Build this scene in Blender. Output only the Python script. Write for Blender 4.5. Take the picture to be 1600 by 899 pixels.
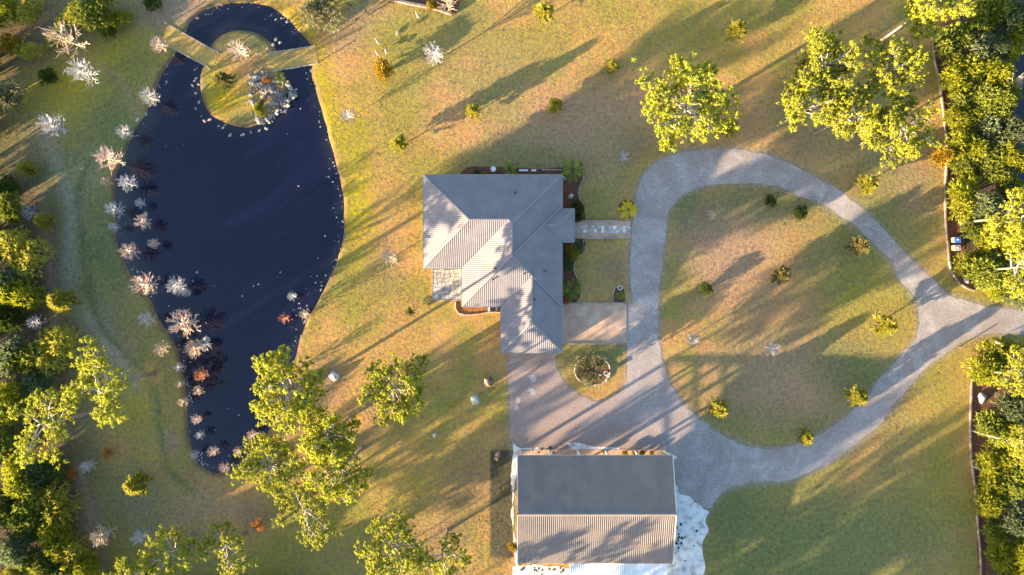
import bpy, bmesh, math, random
import numpy as np
from mathutils import Vector, Matrix
from mathutils.geometry import tessellate_polygon
R = math.radians
random.seed(7)
rng = np.random.default_rng(7)
for o in list(bpy.data.objects):
    bpy.data.objects.remove(o)
scene = bpy.context.scene
col = scene.collection
# ------------------------------------------------------------------ camera, sky, sun, exposure
H = 107.0                      # drone height in metres; the ground is seen at 10 pixels per metre
cam_d = bpy.data.cameras.new('camera')
cam_d.sensor_width = 36; cam_d.lens = 36*H/160.0
cam_d.clip_start = 1; cam_d.clip_end = 6000
cam = bpy.data.objects.new('camera', cam_d); col.objects.link(cam)
cam.location = (0, 0, H); cam.rotation_euler = (0, 0, 0)
scene.camera = cam
SUN_EL, SUN_AZ = 8.6, 211.0    # elevation; direction towards the sun, counter-clockwise from +x
w = bpy.data.worlds.new("World"); scene.world = w; w.use_nodes = True
nt = w.node_tree; nt.nodes.clear()
sky = nt.nodes.new('ShaderNodeTexSky'); sky.sky_type = 'NISHITA'; sky.sun_disc = False
sky.sun_elevation = R(SUN_EL); sky.sun_rotation = R(90-SUN_AZ)
sky.air_density = 1.0; sky.dust_density = 1.2; sky.ozone_density = 1.6
bg = nt.nodes.new('ShaderNodeBackground'); bg.inputs[1].default_value = 0.10
wo = nt.nodes.new('ShaderNodeOutputWorld')
nt.links.new(sky.outputs[0], bg.inputs[0]); nt.links.new(bg.outputs[0], wo.inputs[0])
sd_ = bpy.data.lights.new('sun', 'SUN'); sd_.energy = 5.0; sd_.angle = R(0.6); sd_.color = (1.0, 0.76, 0.46)
sun = bpy.data.objects.new('sun', sd_); col.objects.link(sun)
sv = Vector((math.cos(R(SUN_AZ))*math.cos(R(SUN_EL)), math.sin(R(SUN_AZ))*math.cos(R(SUN_EL)), math.sin(R(SUN_EL))))
sun.rotation_euler = sv.to_track_quat('Z', 'Y').to_euler()
scene.view_settings.view_transform = 'Standard'; scene.view_settings.look = 'None'
scene.view_settings.gamma = 1; scene.view_settings.use_curve_mapping = False
scene.view_settings.exposure = 2.8

# ------------------------------------------------------------------ helpers
def P(px, py, z=0.0):
    s = 0.1*(1-z/H)
    return ((px-800)*s, (449.5-py)*s)

def tag(o, label=None, cat=None, group=None, kind=None):
    if label: o['label'] = label
    if cat: o['category'] = cat
    if group: o['group'] = group
    if kind: o['kind'] = kind
    return o

def empty(name, x, y, z=0.0, rz=0.0, s=1.0):
    o = bpy.data.objects.new(name, None); col.objects.link(o)
    o.location = (x, y, z); o.rotation_euler = (0, 0, rz); o.scale = (s, s, s)
    o.empty_display_size = 0.3
    return o

def link(name, me, parent=None, loc=None):
    o = bpy.data.objects.new(name, me); col.objects.link(o)
    if parent is not None: o.parent = parent
    if loc is not None: o.location = loc
    return o

class MB:
    """collects pieces into one mesh"""
    def __init__(s): s.v = []; s.f = []; s.n = 0
    def add(s, verts, faces):
        verts = [tuple(map(float, p)) for p in verts]
        s.v += verts
        k = s.n
        s.f += [tuple(i+k for i in f) for f in faces]
        s.n += len(verts)
    def box(s, x0, x1, y0, y1, z0, z1):
        s.add([(x0,y0,z0),(x1,y0,z0),(x1,y1,z0),(x0,y1,z0),(x0,y0,z1),(x1,y0,z1),(x1,y1,z1),(x0,y1,z1)],
              [(3,2,1,0),(4,5,6,7),(0,1,5,4),(1,2,6,5),(2,3,7,6),(3,0,4,7)])
    def tube(s, pts, rad, sides=5, cap=True):
        pts = [np.array(p, float) for p in pts]; n = len(pts); V = []
        if not hasattr(rad, '__len__'): rad = [rad]*n
        for i in range(n):
            d = pts[min(i+1, n-1)]-pts[max(i-1, 0)]
            d = d/(np.linalg.norm(d)+1e-9)
            a = np.cross(d, (0, 0, 1.0) if abs(d[2]) < .9 else (1.0, 0, 0)); a /= np.linalg.norm(a)+1e-9
            b = np.cross(d, a)
            for k in range(sides):
                t = 2*math.pi*k/sides
                V.append(pts[i]+rad[i]*(math.cos(t)*a+math.sin(t)*b))
        F = []
        for i in range(n-1):
            for k in range(sides):
                k2 = (k+1) % sides
                F.append((i*sides+k, i*sides+k2, (i+1)*sides+k2, (i+1)*sides+k))
        if cap: F.append(tuple(range(sides))[::-1]); F.append(tuple((n-1)*sides+k for k in range(sides)))
        s.add(V, F)
    def bar(s, a, b, w, h):
        a = np.array(a, float); b = np.array(b, float); d = b-a; L = np.linalg.norm(d); d /= L
        u = np.cross(d, (0,0,1.0)); u = u/(np.linalg.norm(u)+1e-9) if np.linalg.norm(u) > 1e-6 else np.array((1.0,0,0))
        v = np.cross(u, d)
        V = [p+su*u*w/2+svv*v*h/2 for p in (a, b) for su, svv in ((-1,-1),(1,-1),(1,1),(-1,1))]
        s.add(V, [(0,1,2,3),(7,6,5,4),(0,4,5,1),(1,5,6,2),(2,6,7,3),(3,7,4,0)])
    def mesh(s, name, m=None, smooth=False):
        me = bpy.data.meshes.new(name); me.from_pydata(s.v, [], s.f)
        if m: me.materials.append(m)
        if smooth: me.polygons.foreach_set('use_smooth', [True]*len(me.polygons))
        me.update(); return me
    def build(s, name, m, parent=None, loc=None, smooth=False):
        return link(name, s.mesh(name, m, smooth), parent, loc)

# ------------------------------------------------------------------ materials
def new_mat(name):
    m = bpy.data.materials.new(name); m.use_nodes = True
    return m, m.node_tree, m.node_tree.nodes['Principled BSDF']

def noise_mat(name, c1, c2, scale=2.0, rough=.8, bump=.0, bscale=None, metal=0.0, detail=4, dist=.02, rnd=0.0, c3=None):
    m, t, b = new_mat(name); N = t.nodes; L = t.links
    g = N.new('ShaderNodeNewGeometry')
    nz = N.new('ShaderNodeTexNoise'); nz.inputs['Scale'].default_value = scale; nz.inputs['Detail'].default_value = detail
    L.new(g.outputs['Position'], nz.inputs['Vector'])
    cr = N.new('ShaderNodeValToRGB'); cr.color_ramp.elements[0].position = .33; cr.color_ramp.elements[1].position = .67
    cr.color_ramp.elements[0].color = (*c1, 1); cr.color_ramp.elements[1].color = (*c2, 1)
    if c3:
        e = cr.color_ramp.elements.new(.5); e.color = (*c3, 1)
    L.new(nz.outputs[0], cr.inputs[0])
    out = cr.outputs[0]
    if rnd:
        oi = N.new('ShaderNodeObjectInfo'); hs = N.new('ShaderNodeHueSaturation')
        mr = N.new('ShaderNodeMapRange'); mr.inputs[3].default_value = 1-rnd; mr.inputs[4].default_value = 1+rnd
        L.new(oi.outputs['Random'], mr.inputs[0]); L.new(mr.outputs[0], hs.inputs['Value']); L.new(out, hs.inputs['Color'])
        out = hs.outputs[0]
    L.new(out, b.inputs['Base Color'])
    b.inputs['Roughness'].default_value = rough; b.inputs['Metallic'].default_value = metal
    b.inputs['Specular IOR Level'].default_value = .3
    if bump:
        n2 = N.new('ShaderNodeTexNoise'); n2.inputs['Scale'].default_value = bscale or scale*3; n2.inputs['Detail'].default_value = 5
        L.new(g.outputs['Position'], n2.inputs['Vector'])
        bp = N.new('ShaderNodeBump'); bp.inputs['Strength'].default_value = bump; bp.inputs['Distance'].default_value = dist
        L.new(n2.outputs[0], bp.inputs['Height']); L.new(bp.outputs[0], b.inputs['Normal'])
    return m

def leaf_mat(name, ca, cb, trans=.3, rnd=.25, cc=None):
    m, t, b = new_mat(name); N = t.nodes; L = t.links
    g = N.new('ShaderNodeNewGeometry')
    cr = N.new('ShaderNodeValToRGB'); cr.color_ramp.elements[0].color = (*ca, 1); cr.color_ramp.elements[1].color = (*cb, 1)
    if cc:
        e = cr.color_ramp.elements.new(.5); e.color = (*cc, 1)
    L.new(g.outputs['Random Per Island'], cr.inputs[0])
    oi = N.new('ShaderNodeObjectInfo'); hs = N.new('ShaderNodeHueSaturation')
    mr = N.new('ShaderNodeMapRange'); mr.inputs[3].default_value = 1-rnd; mr.inputs[4].default_value = 1+rnd
    L.new(oi.outputs['Random'], mr.inputs[0]); L.new(mr.outputs[0], hs.inputs['Value']); L.new(cr.outputs[0], hs.inputs['Color'])
    L.new(hs.outputs[0], b.inputs['Base Color'])
    b.inputs['Roughness'].default_value = .6; b.inputs['Specular IOR Level'].default_value = .25
    tr = N.new('ShaderNodeBsdfTranslucent'); L.new(hs.outputs[0], tr.inputs[0])
    mx = N.new('ShaderNodeMixShader'); mx.inputs[0].default_value = trans
    L.new(b.outputs[0], mx.inputs[1]); L.new(tr.outputs[0], mx.inputs[2])
    L.new(mx.outputs[0], N['Material Output'].inputs[0])
    return m

M = {}
M['pine'] = leaf_mat('pine_needles', (.220,.250,.024), (.44,.43,.035), .42, .14)
M['young'] = leaf_mat('young_needles', (.25,.24,.03), (.46,.42,.06), .4, .15)
M['dull'] = leaf_mat('dull_needles', (.15,.14,.045), (.26,.23,.08), .3, .12)
M['shrub'] = leaf_mat('shrub_leaves', (.120,.160,.018), (.38,.36,.018), .42, .12)
M['wood_leaf'] = leaf_mat('woodland_leaves', (.100,.140,.030), (.26,.28,.030), .42, .22)
M['bluegreen'] = leaf_mat('blue_green_leaves', (.095,.130,.065), (.17,.20,.09), .4, .25)
M['dark_leaf'] = leaf_mat('dark_leaves', (.045,.078,.014), (.11,.15,.018), .35, .2)
M['palm'] = leaf_mat('palm_fronds', (.060,.110,.012), (.34,.36,.03), .3, .2)
M['palm_yellow'] = leaf_mat('yellow_fronds', (.78,.58,.010), (.90,.74,.02), .3, .1)
M['gold_leaf'] = leaf_mat('golden_leaves', (.26,.16,.012), (.42,.29,.018), .3, .1)
M['orange_leaf'] = leaf_mat('orange_needles', (.34,.12,.03), (.55,.26,.05), .3, .15)
M['willow'] = leaf_mat('pale_grey_green_leaves', (.14,.14,.065), (.27,.25,.13), .3, .15)
M['red_leaf'] = leaf_mat('red_leaves', (.14,.03,.02), (.22,.06,.03), .3, .1)
M['litter_dark'] = noise_mat('dark_leaf_litter', (.03,.025,.02), (.08,.06,.045), 5, .95)
M['bark'] = noise_mat('pine_bark', (.13,.10,.08), (.26,.22,.19), 4, .9, .5, 10)
M['bark_pale'] = noise_mat('pale_limb_bark', (.28,.25,.23), (.42,.39,.36), 3, .9)
M['bark_dark'] = noise_mat('brown_bark', (.06,.045,.035), (.12,.09,.07), 4, .9, .4, 10)
M['twig_white'] = noise_mat('white_twigs', (.30,.29,.285), (.46,.45,.45), 3, .9)
M['twig_pink'] = noise_mat('pinkish_twigs', (.40,.28,.23), (.58,.45,.38), 3, .9)
M['twig_tan'] = noise_mat('tan_twigs', (.36,.28,.19), (.52,.42,.31), 3, .9)
M['twig_rust'] = noise_mat('rust_twigs', (.30,.11,.06), (.46,.20,.12), 3, .9)
M['twig_grey'] = noise_mat('grey_twigs', (.28,.28,.30), (.46,.46,.50), 3, .9)
M['roof'] = noise_mat('galvanised_roof', (.190,.175,.190), (.230,.212,.228), .45, .5, .05, 3, metal=.1, rnd=.035)
M['barn_roof'] = noise_mat('barn_roof_metal', (.205,.172,.158), (.245,.205,.185), .5, .5, .05, 3, metal=.15, rnd=.03)
M['cap'] = noise_mat('ridge_cap_metal', (.25,.235,.245), (.28,.26,.27), 1, .45, metal=.2)
M['gutter'] = noise_mat('gutter_metal', (.22,.21,.21), (.27,.26,.26), 1, .5)
M['white_roof'] = noise_mat('white_roof_metal', (.62,.64,.66), (.78,.8,.8), .8, .4, rnd=.02)
M['wall'] = noise_mat('house_wall_render', (.42,.38,.32), (.50,.46,.39), 2, .9)
M['barn_wall'] = noise_mat('barn_wall_metal', (.36,.33,.29), (.42,.39,.34), 1, .6)
M['trim'] = noise_mat('pale_trim', (.55,.53,.50), (.65,.63,.60), 2, .6)
M['glass'] = noise_mat('window_glass', (.02,.025,.03), (.03,.035,.04), 1, .08)
M['dark'] = noise_mat('dark_metal', (.02,.02,.02), (.04,.04,.04), 3, .5)
M['wood'] = noise_mat('weathered_timber', (.11,.085,.07), (.24,.19,.165), 1.6, .85, .3, 8, rnd=.3)
M['edge'] = noise_mat('pale_kerb_concrete', (.24,.20,.17), (.38,.33,.29), 2, .9, .3, 8, rnd=.12)
M['concrete'] = noise_mat('tan_concrete', (.38,.25,.175), (.50,.345,.25), .7, .85, .25, 6, rnd=.07)
M['slab'] = noise_mat('white_crushed_rock', (.34,.33,.33), (.70,.70,.70), .9, .9, .25, 6, detail=9, c3=(.62,.62,.62))
M['dust'] = noise_mat('pale_dust', (.32,.28,.26), (.50,.47,.45), 4, .95)
M['flag'] = noise_mat('flagstone', (.26,.26,.245), (.58,.57,.54), 1.2, .75, .2, 8, rnd=.4)
M['patio'] = noise_mat('patio_stone', (.27,.26,.25), (.42,.40,.38), 1.5, .8, .3, 8, rnd=.3)
M['mortar'] = noise_mat('grey_mortar', (.16,.15,.14), (.24,.22,.21), 3, .9)
M['rock'] = noise_mat('pale_rock', (.14,.125,.115), (.36,.32,.295), 1.6, .9, .6, 5, rnd=.2, dist=.06)
M['rock_brown'] = noise_mat('rust_brown_rock', (.14,.075,.05), (.42,.36,.33), 1.3, .85, .6, 5, dist=.06, c3=(.17,.10,.075))
M['rock_white'] = noise_mat('white_rock', (.28,.26,.24), (.48,.45,.42), 1.6, .9, .6, 5, dist=.06)
M['rock_green'] = noise_mat('green_grey_rock', (.13,.20,.16), (.42,.40,.37), 1.0, .8, .6, 5, dist=.06)
M['rock_dark'] = noise_mat('dark_slate', (.07,.065,.07), (.15,.135,.135), 2.5, .7, .6, 5, rnd=.25, dist=.05)
M['mulch'] = noise_mat('reddish_mulch', (.075,.028,.022), (.20,.085,.055), 5, .95, .9, 9, dist=.1)
M['mulch_orange'] = noise_mat('orange_mulch', (.16,.05,.02), (.34,.15,.05), 3.5, .95, .9, 9, dist=.1)
M['bin_blue'] = noise_mat('blue_plastic', (.03,.10,.38), (.04,.12,.42), 2, .4)
M['bin_grey'] = noise_mat('grey_plastic', (.20,.19,.20), (.25,.24,.25), 2, .5)
M['bin_sunlit'] = noise_mat('sunlit_grey_plastic', (.17,.12,.06), (.22,.16,.08), 2, .6)  # tan of warm sunlight put into the grey of the bin bodies
M['bird'] = noise_mat('grey_feathers', (.34,.29,.25), (.46,.41,.36), 5, .9)
M['bird_shaded'] = noise_mat('shaded_feathers', (.03,.028,.028), (.07,.06,.055), 5, .9)  # tree shade put into the feather colour of the birds standing there
M['white_paint'] = noise_mat('white_glazed_stone', (.6,.62,.65), (.7,.72,.75), 2, .5)
M['sand'] = noise_mat('floating_leaves', (.22,.20,.20), (.42,.38,.36), 4, .9)

# ------------------------------------------------------------------ pond outline and distances
def catmull(pts, sub=5, closed=True):
    pts = [np.array(p, float) for p in pts]; n = len(pts); out = []
    rngi = range(n) if closed else range(n-1)
    for i in rngi:
        if closed: p0, p1, p2, p3 = pts[i-1], pts[i], pts[(i+1) % n], pts[(i+2) % n]
        else: p0, p1, p2, p3 = pts[max(i-1,0)], pts[i], pts[i+1], pts[min(i+2,n-1)]
        for k in range(sub):
            t = k/sub
            out.append(.5*((2*p1)+(-p0+p2)*t+(2*p0-5*p1+4*p2-p3)*t*t+(-p0+3*p1-3*p2+p3)*t**3))
    if not closed: out.append(pts[-1])
    return np.array(out)

def wiggle(pl, amp, step=.35, seed=1, closed=True):
    """resample a metre polyline and give it an uneven edge"""
    r = np.random.default_rng(seed); out = []
    n = len(pl)
    for i in range(n if closed else n-1):
        a, b = pl[i], pl[(i+1) % n]; L = np.linalg.norm(b-a); k = max(1, int(L/step))
        for j in range(k): out.append(a+(b-a)*j/k)
    out = np.array(out); m = len(out)
    if m < 4: return out
    d = np.roll(out, -1, 0)-np.roll(out, 1, 0); nr = np.stack([-d[:,1], d[:,0]], 1); nr /= np.linalg.norm(nr, axis=1)[:,None]+1e-9
    a = r.normal(size=m); ker = np.array([.25,.5,.25]); a = np.convolve(np.r_[a[-1:],a,a[:1]], ker, 'valid')
    b = np.repeat(r.normal(size=m//8+2), 8)[:m]; b = np.convolve(np.r_[b[-4:],b,b[:4]], np.ones(9)/9, 'valid')
    return out+nr*((a*.5+b*.9)*amp)[:,None]

pond_px = [(287,48),(300,30),(320,14),(345,5),(385,3),(415,8),(440,22),(462,42),(478,58),(489,75),(489,100),(486,115),(495,150),(508,190),(518,230),(527,270),(533,300),(535,340),(536,370),(530,400),(520,425),(507,455),(492,480),(479,503),(468,530),(459,560),(450,590),(436,635),(418,675),(402,700),(385,715),(370,730),(350,740),(330,739),(312,728),(300,707),(293,680),(290,650),(288,620),(286,595),(280,562),(271,540),(260,520),(247,500),(235,470),(216,450),(203,428),(195,400),(184,375),(180,340),(178,310),(179,280),(190,255),(200,230),(212,200),(225,180),(240,150),(252,120),(265,95),(276,74)]
isl_px = [(330,70),(345,55),(365,48),(395,50),(415,60),(428,72),(434,86),(432,98),(440,112),(448,130),(448,150),(440,168),(425,180),(408,191),(385,199),(360,196),(335,184),(321,165),(313,145),(312,122),(316,104),(322,86)]
pond = wiggle(np.array([P(*p) for p in catmull(pond_px)]), .16, .5, 3)
isl = wiggle(np.array([P(*p) for p in catmull(isl_px)]), .10, .5, 4)

def seg_dist(X, Y, poly):
    n = len(poly); d = np.full(X.shape, 1e9); inside = np.zeros(X.shape, bool)
    for i in range(n):
        ax, ay = poly[i]; bx, by = poly[(i+1) % n]
        dx, dy = bx-ax, by-ay; L2 = dx*dx+dy*dy+1e-12
        t = np.clip(((X-ax)*dx+(Y-ay)*dy)/L2, 0, 1)
        d = np.minimum(d, (X-ax-t*dx)**2+(Y-ay-t*dy)**2)
        if ay != by:
            c = ((ay > Y) != (by > Y)) & (X < (bx-ax)*(Y-ay)/(by-ay)+ax)
            inside ^= c
    d = np.sqrt(d); return np.where(inside, -d, d)

def axis(lo, hi, step, far):
    a = list(np.arange(lo, hi+1e-6, step)); s = step
    x = a[-1]; 
    while x < far: s *= 1.35; x += s; a.append(x)
    x = a[0]; s = step
    while x > -far: s *= 1.35; x -= s; a.insert(0, x)
    return np.array(a)
gx = axis(-88, 88, .4, 3000); gy = axis(-52, 52, .4, 3000)
GX, GY = np.meshgrid(gx, gy)
sdw = np.full(GX.shape, 20.0)
iy = np.where((gy > -34) & (gy < 52))[0]; ix = np.where((gx > -72) & (gx < -18))[0]
sub = np.ix_(iy, ix)
sp = seg_dist(GX[sub], GY[sub], pond); si = seg_dist(GX[sub], GY[sub], isl)
sdw[sub] = np.maximum(sp, -si)        # negative in the water
def vnoise(X, Y, s, seed):
    r = np.random.default_rng(seed); T = r.random((256, 256))
    x = X/s+1000; y = Y/s+1000; xi = np.floor(x).astype(int); yi = np.floor(y).astype(int)
    fx = x-xi; fy = y-yi; fx = fx*fx*(3-2*fx); fy = fy*fy*(3-2*fy)
    g = lambda a, b: T[a % 256, b % 256]
    return (g(xi,yi)*(1-fx)+g(xi+1,yi)*fx)*(1-fy)+(g(xi,yi+1)*(1-fx)+g(xi+1,yi+1)*fx)*fy
WATER = -.22
prof = np.clip(WATER+sdw*.8, -1.6, 0)
GZ = np.where(sdw < .3, prof, 0.0)
# low swale and bank that run round the west and south of the pond
ditch = np.array([P(*p) for p in catmull([(185,120),(150,190),(122,240),(118,300),(126,380),(135,460),(165,520),(215,560),(243,610),(252,680),(262,730),(300,765),(345,770)], 4, False)])
dd = np.full(GX.shape, 1e3)
box = (GX < -30)
for i in range(len(ditch)-1):
    a, b = ditch[i], ditch[i+1]; v = b-a; L2 = v@v
    t = np.clip(((GX-a[0])*v[0]+(GY-a[1])*v[1])/L2, 0, 1)
    dd = np.minimum(dd, np.hypot(GX-a[0]-t*v[0], GY-a[1]-t*v[1]))
GZ -= .18*np.exp(-(dd/1.3)**2)*(sdw > .6)
# ------------------------------------------------------------------ colour of the ground (soil, dry and green grass), with one painted shade by the barn
C = dict(gold=(.405,.228,.078), olive=(.215,.190,.038), yel=(.34,.255,.012), green=(.170,.165,.062), dgreen=(.115,.140,.052),
         taupe=(.27,.18,.13), pale=(.25,.225,.165), litter=(.085,.062,.045), soil=(.17,.11,.08), brown=(.20,.135,.085), grey=(.16,.15,.115))
PXx = GX*10+800; PXy = 449.5-GY*10
colr = np.zeros(GX.shape+(3,)); colr[:] = C['gold']
def blob(x, y, rx, ry, c, s=1.0, rot=0):
    t = R(rot); dx = PXx-x; dy = PXy-y
    u = (dx*math.cos(t)+dy*math.sin(t))/rx; v = (-dx*math.sin(t)+dy*math.cos(t))/ry
    wgt = s*np.exp(-(u*u+v*v)**1.5*.7)[..., None]
    colr[:] = colr*(1-wgt)+np.array(C[c])*wgt
nlo = vnoise(GX, GY, 9, 1)*.5+vnoise(GX, GY, 3.5, 2)*.32+vnoise(GX, GY, 1.3, 3)*.18
def stroke(pts, wd, c, s_=1.0):
    pl = [np.array(p) for p in catmull(pts, 3, False)]; d = np.full(GX.shape, 1e9)
    for i in range(len(pl)-1):
        a, b = pl[i], pl[i+1]; v = b-a; L2 = v@v+1e-9
        t = np.clip(((PXx-a[0])*v[0]+(PXy-a[1])*v[1])/L2, 0, 1)
        d = np.minimum(d, np.hypot(PXx-a[0]-t*v[0], PXy-a[1]-t*v[1]))
    wgt = s_*np.exp(-(d/wd)**2)*np.clip(.45+.9*vnoise(GX, GY, 2.4, 77), 0, 1)
    colr[:] = colr*(1-wgt[..., None])+np.array(C[c])*wgt[..., None]
a = np.clip((nlo-.42)*4.5, 0, 1)[..., None]*.75
colr = colr*(1-a)+np.array(C['olive'])*a
blob(90,250,260,330,'green',.85); blob(120,600,170,330,'green',.8); blob(300,900,300,170,'olive',.8)
blob(150,100,130,60,'olive',.7,-30); blob(75,150,60,60,'yel',.45); blob(120,110,70,26,'yel',.5,-30); blob(185,75,60,16,'yel',.4,-30)
blob(30,40,130,60,'brown',.7); blob(270,15,60,35,'taupe',.8)
for x,y,r,c,s in [(135,270,22,'pale',.35),(110,420,20,'pale',.45),(150,505,26,'pale',.45),(180,560,26,'taupe',.6),(115,330,16,'pale',.3),(60,215,30,'taupe',.4),(180,700,22,'gold',.6),(210,640,30,'yel',.4),(235,590,16,'gold',.7),(245,720,25,'gold',.5),(265,690,14,'taupe',.7),(215,790,40,'grey',.5),(330,800,60,'taupe',.5),(370,790,50,'gold',.5),(200,230,25,'dgreen',.6),(165,390,22,'dgreen',.8),(170,330,18,'dgreen',.6),(185,430,18,'dgreen',.7),(175,190,30,'dgreen',.5)]:
    blob(x,y,r,r*1.3,c,s)
blob(10,60,70,50,'litter',.5); blob(20,460,75,230,'litter',.9); blob(45,760,95,190,'litter',.9); blob(140,850,22,70,'taupe',.7)
blob(560,330,28,80,'yel',.75,-5); blob(505,150,22,70,'yel',.8,-12); blob(555,220,30,60,'yel',.45); blob(450,40,60,22,'yel',.95,38); blob(495,20,60,25,'yel',.3)
blob(345,160,36,40,'yel',.85); blob(330,130,25,30,'yel',.5); blob(400,190,40,14,'green',.9,10); blob(390,65,38,16,'green',.9)
blob(318,130,6,30,'green',.8); blob(300,75,50,22,'olive',.6,30); blob(400,110,40,20,'brown',.3)
blob(560,40,50,30,'taupe',.7,-30); blob(620,200,30,40,'olive',.5); blob(640,60,70,30,'olive',.7); blob(700,20,60,20,'green',.5)
blob(760,120,120,80,'taupe',.28); blob(1000,30,200,50,'olive',.35); blob(670,300,40,60,'olive',.5); blob(600,420,30,50,'brown',.4)
blob(640,540,60,40,'gold',.6); blob(560,480,50,30,'olive',.5); blob(500,600,25,50,'brown',.6,20); blob(460,700,40,60,'brown',.4)
blob(700,680,60,80,'olive',.55); blob(740,740,40,50,'brown',.45); blob(640,780,50,40,'yel',.35,-30); blob(785,780,16,90,'soil',.75); blob(700,800,70,50,'brown',.4); blob(600,880,120,40,'brown',.4)
blob(900,200,150,55,'taupe',.65,-20); blob(950,300,40,70,'green',.55); blob(830,250,80,24,'green',.7); blob(940,240,60,40,'taupe',.4)
blob(940,425,45,50,'green',.5); blob(960,420,20,20,'brown',.6); blob(925,560,60,30,'green',.85); blob(925,615,55,20,'gold',.5)
blob(1200,230,300,40,'olive',.2); blob(1300,220,150,70,'taupe',.45); blob(1400,330,80,90,'green',.65); blob(1430,290,40,40,'taupe',.3); blob(1370,130,120,60,'olive',.3)
blob(1180,320,110,40,'dgreen',.75); blob(1070,330,28,40,'dgreen',.8); blob(1130,400,90,70,'taupe',.75); blob(1200,520,110,50,'brown',.45); blob(1300,410,60,60,'dgreen',.65,20); blob(1330,500,40,70,'olive',.5)
blob(1390,470,60,60,'olive',.7,40); blob(1390,545,50,40,'olive',.6); blob(1060,440,30,60,'olive',.4); blob(1230,600,150,70,'taupe',.6); blob(1330,580,60,40,'dgreen',.7); blob(1180,660,90,30,'green',.55); blob(1210,480,70,25,'brown',.3)
blob(1250,860,190,110,'dgreen',.88); blob(1400,840,130,60,'green',.6); blob(1140,800,40,50,'dgreen',.7); blob(1440,660,60,90,'olive',.6); blob(1400,700,40,60,'brown',.35); blob(1480,580,40,60,'olive',.7); blob(1480,760,40,60,'olive',.6)
blob(1540,250,60,300,'mulch' if 'mulch' in C else 'litter',.0)
colr[(PXx > 1490) & (PXy < 440)] = C['litter']; colr[(PXx > 1530) & (PXy > 545)] = C['litter']
blob(1550,470,60,14,'olive',.9); blob(1550,535,55,12,'olive',.8)
stroke([(75,215),(95,270),(112,330),(105,400),(112,470),(150,505),(180,560),(205,600)], 13, 'pale', .65)
stroke([(140,250),(122,300),(127,380),(135,450),(160,515),(205,560),(240,610),(250,680),(262,735),(300,768)], 6, 'dgreen', .8)
stroke([(60,300),(75,380),(80,450),(95,520),(130,560)], 10, 'taupe', .6); stroke([(120,730),(135,780),(150,850),(165,910)], 9, 'taupe', .7)
stroke([(400,800),(330,790),(280,800),(240,840)], 20, 'taupe', .4)
stroke([(130,90),(190,130),(215,190)], 8, 'taupe', .3); stroke([(250,30),(310,5)], 10, 'taupe', .5)
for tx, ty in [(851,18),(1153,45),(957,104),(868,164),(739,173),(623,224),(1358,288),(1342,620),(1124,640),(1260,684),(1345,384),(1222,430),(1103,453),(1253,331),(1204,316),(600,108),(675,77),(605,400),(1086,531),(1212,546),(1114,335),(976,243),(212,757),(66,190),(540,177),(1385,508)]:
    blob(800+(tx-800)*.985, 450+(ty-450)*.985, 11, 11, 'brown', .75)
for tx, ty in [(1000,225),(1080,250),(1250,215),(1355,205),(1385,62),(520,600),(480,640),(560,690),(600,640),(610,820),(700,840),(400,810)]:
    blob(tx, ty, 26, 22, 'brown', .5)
shade_strip = ((PXx > 766) & (PXx < 804) & (PXy > 704) & (PXy < 872))  # straight-edged shade west of the barn, painted over the soil
colr[shade_strip] = np.array((.085,.075,.045))*(.8+.5*nlo[shade_strip])[:, None]
blob(610,150,50,150,'olive',.45); blob(680,260,60,30,'olive',.5); blob(1250,60,200,60,'olive',.35)
far = ((np.abs(GX) > 92) | (np.abs(GY) > 56)); colr[far] = np.array(C['olive'])*.6+np.array(C['gold'])*.4
# worn rim along the water and sandy verge beside the gravel
rim = np.exp(-((sdw-.1)/.5)**2)[..., None]*.95*np.clip(vnoise(GX, GY, 1.6, 9)*1.2+.35, 0, 1)[..., None]
colr = colr*(1-rim)+np.array((.12,.075,.05))*rim

drive_out = [(987,474),(985,440),(984,400),(986,372),(989,340),(996,300),(1010,270),(1040,248),(1085,236),(1130,233),(1180,238),(1225,252),(1282,282),(1320,306),(1355,332),(1392,372),(1420,402),(1450,430),(1470,452),(1500,466),(1530,474),(1560,480),(1620,484),(1800,482),(1800,526),(1640,520),(1560,521),(1525,526),(1495,542),(1450,572),(1415,610),(1388,645),(1362,674),(1325,704),(1285,729),(1237,750),(1200,755),(1160,759),(1132,768),(1115,785),(1108,800),(1095,812),(1070,805),(1050,795),(1050,790)]
drive_west = [(1050,740),(1050,712),(990,706),(930,708),(860,708),(803,712),(800,690),(798,640),(796,590),(796,548),(868,548),(867,560),(870,577),(882,600),(902,618),(930,630),(955,624),(974,608),(981,590),(981,560),(980,537),(979,474)]
isle_px = [(1043,335),(1051,320),(1065,305),(1090,295),(1125,286),(1170,287),(1210,292),(1245,302),(1282,318),(1318,342),(1350,367),(1385,402),(1412,442),(1428,468),(1436,495),(1435,520),(1428,538),(1408,560),(1385,582),(1362,610),(1335,640),(1310,660),(1285,675),(1255,690),(1212,700),(1175,698),(1140,685),(1110,668),(1085,648),(1063,625),(1045,597),(1034,565),(1029,525),(1030,480),(1032,440),(1034,410),(1038,370)]
d_out = np.array([P(*p) for p in list(catmull(drive_out, 5, False))+list(catmull(drive_west, 1, False))])
d_isl = np.array([P(*p) for p in catmull(isle_px, 5)])
sdr = np.full(GX.shape, 50.0)
iy = np.where((gy > -42) & (gy < 24))[0]; ix = np.where((gx > -4) & (gx < 87))[0]; sub = np.ix_(iy, ix)
sdr[sub] = np.maximum(seg_dist(GX[sub], GY[sub], d_out), -seg_dist(GX[sub], GY[sub], d_isl))
vg = np.exp(-(np.clip(sdr, 0, 9)/.55)**2)[..., None]*.7
colr = colr*(1-vg)+np.array((.23,.20,.16))*vg

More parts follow.
